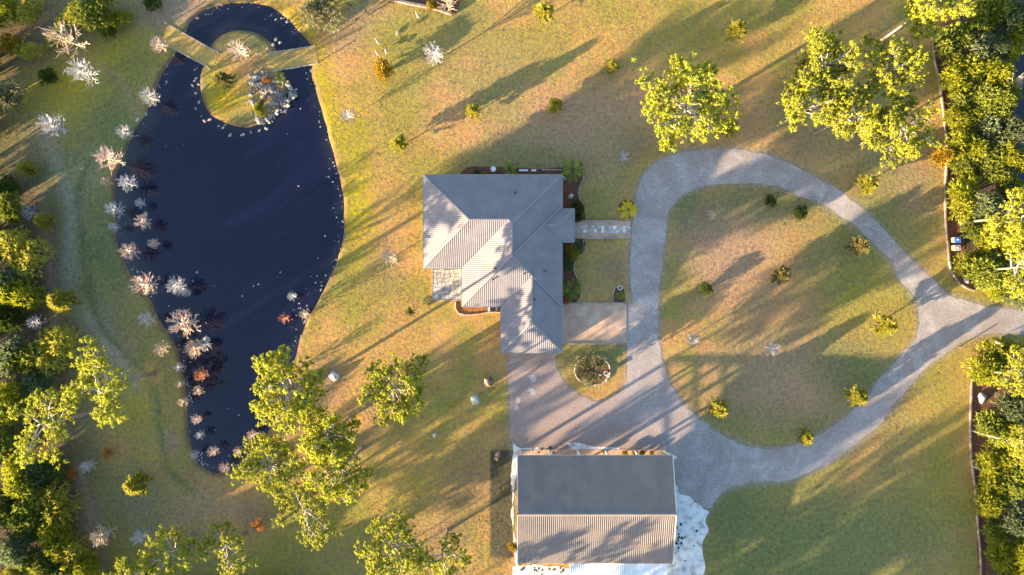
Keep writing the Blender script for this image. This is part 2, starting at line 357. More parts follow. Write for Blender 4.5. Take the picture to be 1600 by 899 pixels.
nv = GX.size; nyy, nxx = GX.shape
V = np.stack([GX, GY, GZ], -1).reshape(-1, 3)
I = np.arange(nv).reshape(nyy, nxx)
F = np.stack([I[:-1,:-1], I[:-1,1:], I[1:,1:], I[1:,:-1]], -1).reshape(-1, 4)
me = bpy.data.meshes.new('ground'); me.vertices.add(nv); me.vertices.foreach_set('co', V.ravel())
me.loops.add(F.size); me.loops.foreach_set('vertex_index', F.ravel())
me.polygons.add(len(F)); me.polygons.foreach_set('loop_start', np.arange(0, F.size, 4)); me.polygons.foreach_set('loop_total', np.full(len(F), 4))
me.polygons.foreach_set('use_smooth', np.ones(len(F), bool))
me.update(); me.validate()
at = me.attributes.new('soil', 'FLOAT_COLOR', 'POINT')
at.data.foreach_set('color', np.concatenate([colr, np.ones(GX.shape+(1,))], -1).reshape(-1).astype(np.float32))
ground = link('ground', me); tag(ground, kind='structure')

def grass_material():
    m, t, b = new_mat('lawn_and_soil'); N = t.nodes; L = t.links
    at = N.new('ShaderNodeAttribute'); at.attribute_name = 'soil'
    g = N.new('ShaderNodeNewGeometry')
    def nz(s, d=4, ro=.6):
        n = N.new('ShaderNodeTexNoise'); n.inputs['Scale'].default_value = s; n.inputs['Detail'].default_value = d; n.inputs['Roughness'].default_value = ro
        L.new(g.outputs['Position'], n.inputs['Vector']); return n
    def mr(src, a, b2, lo=.3, hi=.7):
        n = N.new('ShaderNodeMapRange'); n.inputs[1].default_value = lo; n.inputs[2].default_value = hi
        n.inputs[3].default_value = a; n.inputs[4].default_value = b2; L.new(src, n.inputs[0]); return n.outputs[0]
    n1 = nz(.35, 5); n2 = nz(1.6, 5, .7); n3 = nz(5.5, 3, .7)
    hs = N.new('ShaderNodeHueSaturation'); L.new(at.outputs['Color'], hs.inputs['Color'])
    L.new(mr(n1.outputs[0], .488, .514), hs.inputs['Hue']); L.new(mr(n2.outputs[0], .8, 1.15), hs.inputs['Saturation'])
    mu = N.new('ShaderNodeMath'); mu.operation = 'MULTIPLY'
    L.new(mr(n2.outputs[0], .62, 1.38), mu.inputs[0]); L.new(mr(n3.outputs[0], .72, 1.28), mu.inputs[1])
    L.new(mu.outputs[0], hs.inputs['Value'])
    L.new(hs.outputs[0], b.inputs['Base Color'])
    b.inputs['Roughness'].default_value = .95; b.inputs['Specular IOR Level'].default_value = .1
    bp = N.new('ShaderNodeBump'); bp.inputs['Strength'].default_value = .6; bp.inputs['Distance'].default_value = .07
    ad = N.new('ShaderNodeMath'); ad.operation = 'ADD'; L.new(n3.outputs[0], ad.inputs[0])
    m2 = N.new('ShaderNodeMath'); m2.operation = 'MULTIPLY'; m2.inputs[1].default_value = 1.5; L.new(n2.outputs[0], m2.inputs[0]); L.new(m2.outputs[0], ad.inputs[1])
    L.new(ad.outputs[0], bp.inputs['Height']); L.new(bp.outputs[0], b.inputs['Normal'])
    return m
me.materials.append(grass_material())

# tufts of grass: real blades that catch the low sun
def grass_tufts(n, seed):
    r = np.random.default_rng(seed)
    x = r.uniform(-84, 84, n*2); y = r.uniform(-48, 48, n*2)
    ii = np.clip(np.searchsorted(gx, x), 0, len(gx)-1); jj = np.clip(np.searchsorted(gy, y), 0, len(gy)-1)
    px, py = x*10+800, 449.5-y*10
    ok = (sdw[jj, ii] > .9) & (sdr[jj, ii] > r.normal(size=n*2)*.22+.05)
    ok &= ~((px > 660) & (px < 985) & (py > 262) & (py < 420)) & ~((px > 672) & (px < 982) & (py >= 420) & (py < 550)) & ~((px > 797) & (px < 1110) & (py > 700)) & ~((px > 1455) & ((py < 455) | (py > 545)) & (px > 1478))
    ok &= vnoise(x, y, 1.7, 31)*.7+r.random(n*2)*.5 > .42
    x, y, ii, jj = [a[ok][:n] for a in (x, y, ii, jj)]; k = len(x); z = GZ[jj, ii]; c = colr[jj, ii]*r.uniform(.85, 1.45, k)[:, None]
    t = r.uniform(0, 6.28, k); w_ = r.uniform(.04, .11, k); h = r.uniform(.015, .055, k)
    V = np.zeros((k, 2, 3, 3))
    for q in range(2):
        a = t+q*1.5; dx, dy = np.cos(a)*w_, np.sin(a)*w_
        V[:,q,0] = np.stack([x-dx, y-dy, z-.01], 1); V[:,q,1] = np.stack([x+dx, y+dy, z-.01], 1)
        V[:,q,2] = np.stack([x+r.normal(size=k)*.05, y+r.normal(size=k)*.05, z+h], 1)
    V = V.reshape(-1, 3); nvv = len(V)
    me = bpy.data.meshes.new('grass'); me.vertices.add(nvv); me.vertices.foreach_set('co', V.ravel())
    me.loops.add(nvv); me.loops.foreach_set('vertex_index', np.arange(nvv))
    me.polygons.add(nvv//3); me.polygons.foreach_set('loop_start', np.arange(0, nvv, 3)); me.polygons.foreach_set('loop_total', np.full(nvv//3, 3)); me.update()
    at = me.attributes.new('soil', 'FLOAT_COLOR', 'POINT'); cc = np.repeat(c, 6, 0)
    at.data.foreach_set('color', np.concatenate([cc, np.ones((len(cc), 1))], 1).reshape(-1).astype(np.float32))
    me.materials.append(ground.data.materials[0])
    tag(link('grass', me), 'tufts of dry and green grass all over the lawn', 'grass', kind='stuff')
grass_tufts(110000, 5)

# ------------------------------------------------------------------ water
def water_mat():
    m, t, b = new_mat('pond_water'); N = t.nodes; L = t.links
    g = N.new('ShaderNodeNewGeometry')
    mp = N.new('ShaderNodeMapping'); mp.inputs['Rotation'].default_value = (0, 0, R(-32)); mp.inputs['Scale'].default_value = (.5, 1.3, 1)
    L.new(g.outputs['Position'], mp.inputs[0])
    n = N.new('ShaderNodeTexNoise'); n.inputs['Scale'].default_value = .12; n.inputs['Detail'].default_value = 5; L.new(mp.outputs[0], n.inputs['Vector'])
    cr = N.new('ShaderNodeValToRGB'); cr.color_ramp.elements[0].position = .35; cr.color_ramp.elements[1].position = .72
    cr.color_ramp.elements[0].color = (.0034,.0032,.0185, 1); cr.color_ramp.elements[1].color = (.0042,.0044,.0215, 1)
    L.new(n.outputs[0], cr.inputs[0])
    at = N.new('ShaderNodeAttribute'); at.attribute_name = 'shore'
    mx = N.new('ShaderNodeMix'); mx.data_type = 'RGBA'; L.new(at.outputs['Fac'], mx.inputs['Factor'])
    L.new(cr.outputs[0], mx.inputs['A']); mx.inputs['B'].default_value = (.034,.036,.034, 1)
    L.new(mx.outputs['Result'], b.inputs['Base Color'])
    b.inputs['Roughness'].default_value = .06; b.inputs['IOR'].default_value = 1.52
    n2 = N.new('ShaderNodeTexNoise'); n2.inputs['Scale'].default_value = 1.2; n2.inputs['Detail'].default_value = 3; L.new(mp.outputs[0], n2.inputs['Vector'])
    bp = N.new('ShaderNodeBump'); bp.inputs['Strength'].default_value = .12; bp.inputs['Distance'].default_value = .03
    L.new(n2.outputs[0], bp.inputs['Height']); L.new(bp.outputs[0], b.inputs['Normal'])
    return m
wx = np.arange(-64, -24, .5); wy = np.arange(-31, 47, .5); WX, WY = np.meshgrid(wx, wy)
sw = np.maximum(seg_dist(WX, WY, pond), -seg_dist(WX, WY, isl))
westness = np.clip((-52-WX+(WY+0)*.0)/8, 0, 1)*.5+.5
shore = np.clip(1+sw/(1.0+5.0*westness**2), 0, 1)**1.4*.85*westness*np.clip(vnoise(WX, WY, 2.2, 5)*1.5, 0, 1)
I = np.arange(WX.size).reshape(WX.shape)
F = np.stack([I[:-1,:-1], I[:-1,1:], I[1:,1:], I[1:,:-1]], -1).reshape(-1, 4)
keep = (sw[:-1,:-1] < 1.5).reshape(-1); F = F[keep]
me = bpy.data.meshes.new('pond_water'); me.from_pydata([(float(x), float(y), WATER) for x, y in zip(WX.ravel(), WY.ravel())], [], [tuple(map(int, f)) for f in F])
a_ = me.attributes.new('shore', 'FLOAT', 'POINT'); a_.data.foreach_set('value', shore.ravel().astype(np.float32))
me.materials.append(water_mat()); me.update()
tag(link('pond_water', me), kind='structure')
# neighbour's pond showing through the trees at the right edge
mb = MB(); x0, y0 = P(1588,10); x1, y1 = P(1900,300)
mb.box(x0, x1, y1, y0, -.3, .03)
tag(mb.build('side_pond_water', bpy.data.materials['pond_water']), kind='structure')

# ------------------------------------------------------------------ flat sheets: gravel, slabs, beds
def sheet(name, loops, z, m, thick=0.0, parent=None, kind='structure'):
    lv = [[Vector((float(p[0]), float(p[1]), 0)) for p in l] for l in loops]
    tr = tessellate_polygon(lv)
    flat = [v for l in lv for v in l]
    mb = MB(); V = [(v.x, v.y, z) for v in flat]; F = []
    for t3 in tr:
        a, b, c = [flat[i] for i in t3]
        F.append(tuple(t3) if (b-a).cross(c-a).z > 0 else tuple(t3)[::-1])
    mb.add(V, F)
    if thick:
        k = 0
        for l in lv:
            n = len(l); VV = [(v.x, v.y, z) for v in l]+[(v.x, v.y, z-thick) for v in l]
            mb.add(VV, [(i, (i+1) % n, n+(i+1) % n, n+i) for i in range(n)])
    o = mb.build(name, m, parent)
    if kind: o['kind'] = kind
    return o

def gravel_mat():
    m, t, b = new_mat('driveway_gravel'); N = t.nodes; L = t.links
    g = N.new('ShaderNodeNewGeometry')
    def nz(s, d=4, ro=.6, dist=0):
        n = N.new('ShaderNodeTexNoise'); n.inputs['Scale'].default_value = s; n.inputs['Detail'].default_value = d; n.inputs['Roughness'].default_value = ro
        n.inputs['Distortion'].default_value = dist
        L.new(g.outputs['Position'], n.inputs['Vector']); return n
    def ramp(src, stops):
        cr = N.new('ShaderNodeValToRGB'); e = cr.color_ramp.elements
        e[0].position, e[0].color = stops[0][0], (*stops[0][1], 1); e[1].position, e[1].color = stops[-1][0], (*stops[-1][1], 1)
        for p, c in stops[1:-1]:
            k = e.new(p); k.color = (*c, 1)
        L.new(src, cr.inputs[0]); return cr.outputs[0]
    c = ramp(nz(.30, 7, .72, .6).outputs[0], [(.32,(.25,.195,.18)),(.5,(.28,.245,.235)),(.68,(.38,.34,.33))])
    d = ramp(nz(3.5, 4, .75).outputs[0], [(.3,(.72,.72,.72)),(.7,(1.3,1.3,1.3))])
    e = ramp(nz(14, 2, .8).outputs[0], [(.3,(.78,.78,.78)),(.7,(1.2,1.2,1.2))])
    def mul(a, b2):
        x = N.new('ShaderNodeMix'); x.data_type = 'RGBA'; x.blend_type = 'MULTIPLY'; x.inputs['Factor'].default_value = 1
        L.new(a, x.inputs['A']); L.new(b2, x.inputs['B']); return x.outputs['Result']
    vd = N.new('ShaderNodeVectorMath'); vd.operation = 'DISTANCE'; vd.inputs[1].default_value = (5, -18, 0)
    wob = nz(.18, 4, .6); ad = N.new('ShaderNodeVectorMath'); ad.operation = 'MULTIPLY_ADD'; ad.inputs[1].default_value = (14,14,0)
    L.new(wob.outputs['Color'], ad.inputs[0]); L.new(g.outputs['Position'], ad.inputs[2]); L.new(ad.outputs[0], vd.inputs[0])
    mr_ = N.new('ShaderNodeMapRange'); mr_.inputs[1].default_value = 12; mr_.inputs[2].default_value = 30; mr_.inputs[3].default_value = .8; mr_.inputs[4].default_value = 0
    L.new(vd.outputs['Value'], mr_.inputs[0]); yard = N.new('ShaderNodeMix'); yard.data_type = 'RGBA'
    L.new(mr_.outputs[0], yard.inputs['Factor']); L.new(c, yard.inputs['A']); yard.inputs['B'].default_value = (.275,.195,.172,1)
    c = yard.outputs['Result']
    L.new(mul(mul(c, d), e), b.inputs['Base Color']); b.inputs['Roughness'].default_value = .95
    bp = N.new('ShaderNodeBump'); bp.inputs['Strength'].default_value = .35; bp.inputs['Distance'].default_value = .02
    L.new(nz(9, 4, .8).outputs[0], bp.inputs['Height']); L.new(bp.outputs[0], b.inputs['Normal'])
    return m
M['gravel'] = gravel_mat()
tag(sheet('gravel_driveway', [wiggle(d_out, .2, .3, 11), wiggle(d_isl, .24, .3, 12)], .012, M['gravel']), kind='structure')
def px_loop(pts, sub=4, amp=.1, step=.3, seed=1, smooth=True, z=0):
    c = catmull(pts, sub) if smooth else np.array(pts, float)
    l = np.array([P(x, y, z) for x, y in c])
    return wiggle(l, amp, step, seed) if amp else l
# white crushed rock round the barn
sheet('crushed_rock_apron', [px_loop([(1052,765),(1062,772),(1078,778),(1096,795),(1106,800),(1102,815),(1107,828),(1100,845),(1098,862),(1102,880),(1100,905),(1106,960),(1106,1000),(800,1000),(805,905),(812,886),(900,886),(1040,886)], 3, .25, .3, 21)], .02, M['slab'])
sheet('crushed_rock_strip', [px_loop([(799,712),(801,690),(815,700),(840,697),(850,708),(890,700),(880,692),(900,690),(935,697),(968,700),(972,708),(1040,709),(1040,722),(812,722),(811,890),(806,890),(805,860),(803,800)], 2, .18, .3, 22)], .017, M['slab'])
i_ = 0
for x, y, r in [(834,590,5),(832,612,4.5),(806,636,4),(808,625,3)]:
    i_ += 1
    sheet('white_dust_patch', [px_loop([(x+r*math.cos(t)*(1+.3*random.random()), y+r*1.2*math.sin(t)*(1+.3*random.random())) for t in np.linspace(0, 6.28, 8)[:-1]], 3, .3, .15, 30+i_)], .017, M['dust'])

mb = MB()
for cx, cy, n_, sx, sy in [(1060,838,14,4,7),(1056,860,6,4,6),(850,891,34,30,5),(1088,860,4,8,20),(860,703,14,20,4)]:
    for _ in range(n_):
        x, y = P(cx+random.gauss(0, sx), cy+random.gauss(0, sy)); s_ = random.uniform(.06,.3); t = random.uniform(0, 6)
        mb.add([(x+s_*math.cos(t+a)*random.uniform(.4,1.3), y+s_*math.sin(t+a)*random.uniform(.4,1.3), .03+random.uniform(0,.04)) for a in (0,1.2,2.5,3.7,5)], [(0,1,2,3,4)])
tag(mb.build('leaf_litter', M['litter_dark']), 'dark leaf litter scattered on the white crushed rock round the long shed', 'leaf litter', kind='stuff')

# ------------------------------------------------------------------ stones
def rock_mesh(name, m, seed, sub=2, rough=.25, flat=.7, cuts=7):
    bm = bmesh.new(); bmesh.ops.create_icosphere(bm, subdivisions=sub, radius=1)
    r = random.Random(seed)
    planes = [(Vector((r.uniform(-1,1), r.uniform(-1,1), r.uniform(-.2,1))).normalized(), r.uniform(.38,.75)) for _ in range(cuts)]
    for v in bm.verts:
        for n, d in planes:
            k = v.co.dot(n)
            if k > d: v.co -= n*(k-d)
        v.co *= 1+r.uniform(-rough, rough)*.3
        v.co.z *= flat
    me = bpy.data.meshes.new(name); bm.to_mesh(me); bm.free(); me.materials.append(m); return me
ROCKS = {k: [rock_mesh('stone', M[k], s, 2) for s in range(5)] for k in ('rock','rock_brown','rock_white','rock_dark','rock_green')}
ROCKS_S = {k: [rock_mesh('stone', M[k], 40+s, 1) for s in range(5)] for k in ('rock','rock_dark','sand')}
def stone(name, px, py, r, kind='rock', parent=None, z=0, small=False, flat=1.0, zz=None, label=None, cat=None, group=None, rot=None):
    x, y = P(px, py, z)
    o = link(name, random.choice((ROCKS_S if small else ROCKS)[kind]), parent)
    o.location = (x, y, z if zz is None else zz); o.scale = (r*random.uniform(.8,1.2), r*random.uniform(.7,1), r*flat)
    o.rotation_euler = (0, 0, random.uniform(0, 6.28) if rot is None else rot)
    tag(o, label, cat, group); return o
stone('boulder', 522, 587, .95, 'rock_white', label='white angular boulder on the grass beside the pine east of the pond', cat='boulder', zz=.25, flat=1.1)
stone('boulder', 764, 598, 1.15, 'rock_brown', label='rust-brown and white boulder on the lawn southwest of the house, upper one of the pair', cat='boulder', zz=.25, flat=1.1)
stone('boulder', 742, 625, 1.0, 'rock_green', label='low greenish boulder on the lawn, lower-left of the rust-brown boulder', cat='boulder', zz=.15, flat=.8)
stone('boulder', 777, 711, 1.1, 'rock_brown', label='brown and white boulder by the northwest corner of the long shed', cat='boulder', zz=.25, flat=1.1)
stone('stone', 679, 680, .45, 'rock_white', label='small pale stone alone on the lawn west of the gravel', cat='stone', zz=.1)
stone('boulder', 1508, 437, .85, 'rock_white', label='bright white boulder in the orange mulch tip of the upper right bed', cat='boulder', zz=.2)
stone('boulder', 1534, 622, .85, 'rock_white', label='white boulder in red mulch at the top of the lower right bed', cat='boulder', zz=.2)
stone('boulder', 216, 186, .6, 'rock_white', label='round pale boulder at the water edge of the northwest bank', cat='boulder', zz=-.2)
stone('boulder', 227, 178, .4, 'rock', label='small grey boulder just right of the round pale one on the northwest bank', cat='boulder', zz=-.25)
stone('boulder', 226, 335, 1.0, 'rock', label='grey triangular boulder standing in the water among bare pond trees', cat='boulder', zz=-.3, flat=.8)
stone('block', 322, 531, .8, 'rock', label='square tan stone block in the water beside the dense clump of bare saplings', cat='stone block', zz=-.1, flat=.8)
for x, y, l in [(204,379,'white stone in the shallows below the small pink sapling'),(217,389,'white stone in the shallows, right of the pink tree with the black reflection')]:
    stone('stone', x, y, .35, 'rock_white', label=l, cat='stone', zz=-.35)
stone('stone', 881, 279, .55, 'rock_white', label='white stone at the northeast corner of the house roof', cat='stone', zz=.15)
stone('stone', 892, 307, .55, 'rock_white', label='cream stone in the dark mulch bed north of the entrance walk', cat='stone', zz=.15)
stone('stone', 622, 850, .55, 'rock_white', label='pale stone in brown litter under the bottom pines', cat='stone', zz=.1)
# stones along the island's rim (in the shallows)
for i in range(46):
    t = i/46
    k = int(t*len(isl)); p = isl[k]; ppx, ppy = p[0]*10+800, 449.5-p[1]*10
    if ppy < 100 or ppx > 425: continue
    for q in range(2):
        if random.random() < .35: continue
        d = random.uniform(.2, 1.3); c_ = isl.mean(0); n_ = (p-c_)/np.linalg.norm(p-c_)
        x, y = p+n_*d+rng.normal(size=2)*.25
        o = link('rim_stone', random.choice(ROCKS_S['rock'])); s_ = random.uniform(.14, .42)
        o.location = (x, y, WATER+.03); o.scale = (s_*1.4, s_*.8, s_*.6); o.rotation_euler = (0, 0, random.uniform(0, 6))
        tag(o, 'pale stone in the shallows along the rim of the pond island', 'stone', 'stones along the island rim')
for i, (x, y) in enumerate([(430,62),(425,70),(418,76),(408,80),(400,84),(412,86),(437,66),(345,78),(338,84)]):
    stone('rim_stone', x, y, .45, 'rock', small=True, zz=-.15, label='pale stone on the north shore of the pond island', cat='stone', group='stones on the north shore of the island')
for i in range(60):
    k = random.randrange(len(pond)); p = pond[k]; c_ = np.array((-43.0, 5)); n_ = (c_-p)/np.linalg.norm(c_-p)
    ppx, ppy = p[0]*10+800, 449.5-p[1]*10
    if not (ppx > 440 and ppy > 100 or ppy < 60 or ppx < 300 and 80 < ppy < 160): continue
    x, y = p+n_*random.uniform(-.3, .5); o = link('bank_stone', random.choice(ROCKS_S['rock'])); s_ = random.uniform(.15, .38)
    o.location = (x, y, WATER+.05); o.scale = (s_, s_*.8, s_*.6); o.rotation_euler = (0, 0, random.uniform(0, 6))
    tag(o, 'pale stone lying along the outer bank of the pond', 'stone', 'stones along the pond bank')
# leaves and scum floating on the pond: nobody could count them
mb = MB()
cl = [random.randrange(len(pond)) for _ in range(26)]
for i in range(620):
    k = (random.choice(cl)+int(random.gauss(0, 5))) % len(pond) if i % 4 else random.randrange(len(pond)); p = pond[k]; c_ = np.array((-43.0, 0)); n_ = (c_-p)/np.linalg.norm(c_-p)
    far = random.random() < .10
    d = random.uniform(.3, 3.0)*random.random() if not far else random.uniform(2, 15)
    x, y = p+n_*d+rng.normal(size=2)*.3
    s_ = .03+.16*random.random()**2.5; t = random.uniform(0, 6)
    V = [(x+s_*math.cos(t+a)*random.uniform(.5,1.3), y+s_*math.sin(t+a)*random.uniform(.5,1.3), WATER+.012) for a in (0,1.2,2.5,3.7,5)]
    if seg_dist(np.array([x]), np.array([y]), pond)[0] < -.2 and seg_dist(np.array([x]), np.array([y]), isl)[0] > .2:
        mb.add(V, [(0,1,2,3,4)])
tag(mb.build('floating_leaves', M['sand']), 'pale leaves and scum floating on the dark pond', 'floating leaves', kind='stuff')

# ------------------------------------------------------------------ HOUSE
HE = 3.0; PITCH = .436; SC = .1*(1-HE/H)
def hp(px, py): return ((px-800)*SC, (449.5-py)*SC)
hx, hy = hp(800, 410)
house = tag(empty('house', hx, hy), 'single-storey house with grey metal hipped roof between pond and driveway', 'house')
def L_(x, y): return (x-hx, y-hy)      # local coordinates
def clip(poly, ax, lo, hi):
    def half(pl, val, sgn):
        out = []
        for i in range(len(pl)):
            a, b = pl[i], pl[(i+1) % len(pl)]; da, db = sgn*(a[ax]-val), sgn*(b[ax]-val)
            if da >= 0: out.append(a)
            if (da > 0 > db) or (da < 0 < db):
                t = da/(da-db); out.append(tuple(a[k]+(b[k]-a[k])*t for k in range(2)))
        return out
    p = half(poly, lo, 1)
    return half(p, hi, -1) if len(p) > 2 else []
def facet(poly, zf, ribax, parent, m, name='roof_panel', wdt=.9, lift=0.0, ribs=3, rw=.055, rh=.05, th=.05):
    """split one roof slope into sheet-metal panels; ribax is the axis across the panels"""
    vals = [p[ribax] for p in poly]; lo, hi = min(vals), max(vals); n = max(1, int(round((hi-lo)/wdt))); wd = (hi-lo)/n
    for i in range(n):
        a, b = lo+i*wd, lo+(i+1)*wd
        pc = clip(poly, ribax, a, b)
        if len(pc) < 3: continue
        ar = 0
        for k in range(len(pc)): x0, y0 = pc[k]; x1, y1 = pc[(k+1) % len(pc)]; ar += x0*y1-x1*y0
        if abs(ar) < .02: continue
        if ar < 0: pc = pc[::-1]
        mb = MB(); N = len(pc)
        T = [(p[0], p[1], zf(*p)+lift) for p in pc]; B = [(p[0], p[1], zf(*p)+lift-th) for p in pc]
        mb.add(T+B, [tuple(range(N)), tuple(range(N, 2*N))[::-1]]+[(k, N+k, N+(k+1) % N, (k+1) % N) for k in range(N)])
        for r_ in range(ribs):
            c = a+wd*(r_+.5)/ribs; o = 1-ribax; ys = []
            for k in range(N):
                p, q = pc[k], pc[(k+1) % N]
                if (p[ribax]-c)*(q[ribax]-c) < 0:
                    t = (c-p[ribax])/(q[ribax]-p[ribax]); ys.append(p[o]+(q[o]-p[o])*t)
            if len(ys) < 2 or max(ys)-min(ys) < .3: continue
            y0, y1 = min(ys)+.03, max(ys)-.03
            pts = []
            for (cc, hh) in ((c-rw, .0), (c-rw*.5, rh), (c+rw*.5, rh), (c+rw, .0)):
                for yy in (y0, y1):
                    q = (cc, yy) if ribax == 0 else (yy, cc)
                    pts.append((q[0], q[1], zf(*q)+lift+hh-.001))
            mb.add(pts, [(0,1,3,2),(2,3,5,4),(4,5,7,6),(0,2,4,6),(1,7,5,3)])
        mb.build(name, m, parent)
def hz(px0=None, side=None):
    return None
def plane(kind, ref, base=HE):
    if kind == 'N': return lambda x, y: base+PITCH*(hp(0,ref)[1]-hy-y)
    if kind == 'S': return lambda x, y: base+PITCH*(y-(hp(0,ref)[1]-hy))
    if kind == 'W': return lambda x, y: base+PITCH*(x-(hp(ref,0)[0]-hx))
    if kind == 'E': return lambda x, y: base+PITCH*((hp(ref,0)[0]-hx)-x)
def lp(pts): return [L_(*hp(*p)) for p in pts]
FAC = [
 ([(662,274),(734.5,346.5),(662,419)], 'W', 662, 1, 0),
 ([(662,274),(878,274),(800,352),(794.5,346.5),(734.5,346.5)], 'N', 274, 0, 0),
 ([(662,419),(734.5,346.5),(794.5,346.5),(722,419)], 'S', 419, 0, 0),
 ([(722,419),(794.5,346.5),(800,352),(800,401),(722,479)], 'W', 722, 1, 0),
 ([(722,479),(800,401),(830.5,431.5),(783,479)], 'S', 479, 0, 0),
 ([(783,479),(830.5,431.5),(830.5,503.5),(783,551)], 'W', 783, 1, 0),
 ([(783,551),(830.5,503.5),(878,551)], 'S', 551, 0, 0),
 ([(800,352),(878,274),(878,323),(800,401)], 'E', 878, 1, 0),
 ([(800,401),(878,323),(878,479)], 'E', 878, 1, .10),
 ([(830.5,431.5),(878,479),(878,551),(830.5,503.5)], 'E', 878, 1, 0),
 ([(852.5,352.5),(878,327),(897,327),(871.5,352.5)], 'N', 327, 0, .12),
 ([(852.5,352.5),(871.5,352.5),(897,378),(878,378)], 'S', 378, 0, .12),
 ([(871.5,352.5),(897,327),(897,378)], 'E', 897, 1, .12),
]
for poly, k, ref, ax, lift in FAC:
    facet(lp(poly), plane(k, ref), ax, house, M['roof'], lift=lift)
def zroof(px, py):
    x, y = L_(*hp(px, py)); best = -9
    for poly, k, ref, ax, lift in FAC:
        z = plane(k, ref)(x, y)
        pl = np.array(poly, float); s = seg_dist(np.array([px*1.0]), np.array([py*1.0]), pl)[0]
        if s < .6: best = max(best, z+lift)
    return best if best > 0 else HE
for a, b in [((662,274),(734.5,346.5)),((662,419),(734.5,346.5)),((734.5,346.5),(794.5,346.5)),((794.5,346.5),(800,352)),((800,352),(800,401)),((878,274),(800,352)),((722,479),(800,401)),((800,401),(830.5,431.5)),((830.5,431.5),(830.5,503.5)),((830.5,503.5),(783,551)),((830.5,503.5),(878,551)),((830.5,431.5),(878,479)),((878,323),(802,399)),((897,327),(871.5,352.5)),((897,378),(871.5,352.5)),((852.5,352.5),(871.5,352.5))]:
    mb = MB(); A = (*L_(*hp(*a)), zroof(*a)+.05); B = (*L_(*hp(*b)), zroof(*b)+.05); mb.bar(A, B, .18, .06); mb.build('ridge_cap', M['cap'], house)
outl = lp([(662,274),(878,274),(878,327),(897,327),(897,378),(878,378),(878,551),(783,551),(783,479),(722,479),(722,419),(662,419)])
for i in range(len(outl)):
    a, b = outl[i], outl[(i+1) % len(outl)]; mb = MB(); d = np.array(b)-np.array(a); d = d/np.linalg.norm(d)
    nrm = np.array((-d[1], d[0]))*.075
    e0, e1 = np.array(a)+nrm-d*.0, np.array(b)+nrm
    mb.bar((*e0, HE-.08), (*e1, HE-.08), .13, .14); mb.build('gutter', M['gutter'], house)
s_ = sheet('soffit', [outl], HE-.18, M['trim'], 0, house, None)
def inset(loop, d):
    n = len(loop); out = []
    for i in range(n):
        p0, p1, p2 = [np.array(loop[k % n]) for k in (i-1, i, i+1)]
        a = (p1-p0)/np.linalg.norm(p1-p0); b = (p2-p1)/np.linalg.norm(p2-p1)
        na = np.array((a[1], -a[0])); nb = np.array((b[1], -b[0]))
        out.append(tuple(p1+(na+nb)*d/(1+na@nb)))
    return out
main = lp([(662,274),(878,274),(878,551),(783,551),(783,479),(722,479),(722,419),(662,419)])
wl = inset(main, .6)
for i in range(len(wl)):
    a, b = np.array(wl[i]), np.array(wl[(i+1) % len(wl)]); mb = MB(); d = (b-a)/np.linalg.norm(b-a); n_ = np.array((d[1], -d[0]))
    a2, b2 = a+n_*.1, b+n_*.1
    mb.bar((*a2, 1.41), (*b2, 1.41), .2, 2.82); mb.build('wall', M['wall'], house)
    L = np.linalg.norm(b-a); k = max(1, int(L/4))
    for j in range(k):
        c = a+(b-a)*(j+.5)/k; wf = MB(); hw = .8
        if i == 1 and j == k-1:
            wf.bar((*(c-d*2.3-n_*.03), 1.15), (*(c+d*2.3-n_*.03), 1.15), .10, 2.3); wf.build('garage_door', M['trim'], house); continue
        wf.bar((*(c-d*hw-n_*.02), 1.5), (*(c+d*hw-n_*.02), 1.5), .08, 1.3); fr = wf.build('window', M['trim'], house)
        g_ = MB(); g_.bar((*(c-d*(hw-.1)-n_*.055), 1.5), (*(c+d*(hw-.1)-n_*.055), 1.5), .03, 1.1); g_.build('pane', M['glass'], fr)
for x, y in [(895,329),(895,376)]:
    mb = MB(); p = L_(*hp(x, y)); mb.box(p[0]-.15, p[0]+.15, p[1]-.15, p[1]+.15, 0, HE-.18); mb.build('porch_post', M['trim'], house)
mb = MB(); p = L_(*hp(870,352)); mb.box(p[0]+.36, p[0]+.44, p[1]-.6, p[1]+.6, .0, 2.15); dr = mb.build('front_door', M['wood'], house)
for x, y in [(773,420),(771,437),(819,428),(805,303),(852,424),(835,468)]:
    p = L_(*hp(x, y)); z = zroof(x, y); mb = MB(); mb.tube([(p[0],p[1],z-.1),(p[0],p[1],z+.30)], .09, 8); mb.tube([(p[0],p[1],z+.28),(p[0],p[1],z+.36)], .15, 8)
    mb.build('vent_pipe', M['dark'] , house)

# stones of the patio, walk and apron are pieces of their paving
def poly_stones(x0, x1, y0, y1, size, gap, seed):
    r = random.Random(seed); nx = max(1, int((x1-x0)/size)); ny = max(1, int((y1-y0)/size)); out = []
    jx = {}
    def pt(i, j):
        if (i, j) not in jx:
            a = r.uniform(-.43,.43) if 0 < i < nx else r.uniform(-.15,.15); b = r.uniform(-.43,.43) if 0 < j < ny else r.uniform(-.15,.15)
            jx[i, j] = (x0+(i+a)*(x1-x0)/nx, y0+(j+b)*(y1-y0)/ny)
        return jx[i, j]
    for i in range(nx):
        for j in range(ny):
            q = np.array([pt(i,j), pt(i+1,j), pt(i+1,j+1), pt(i,j+1)]); c = q.mean(0)
            if r.random() < .3: q = np.array([q[0], (q[0]+q[1])/2+(q[1]-q[0])*.1, q[1], q[2], q[3]])
            out.append(c+(q-c)*(1-gap/size*r.uniform(.8,2)))
    return out
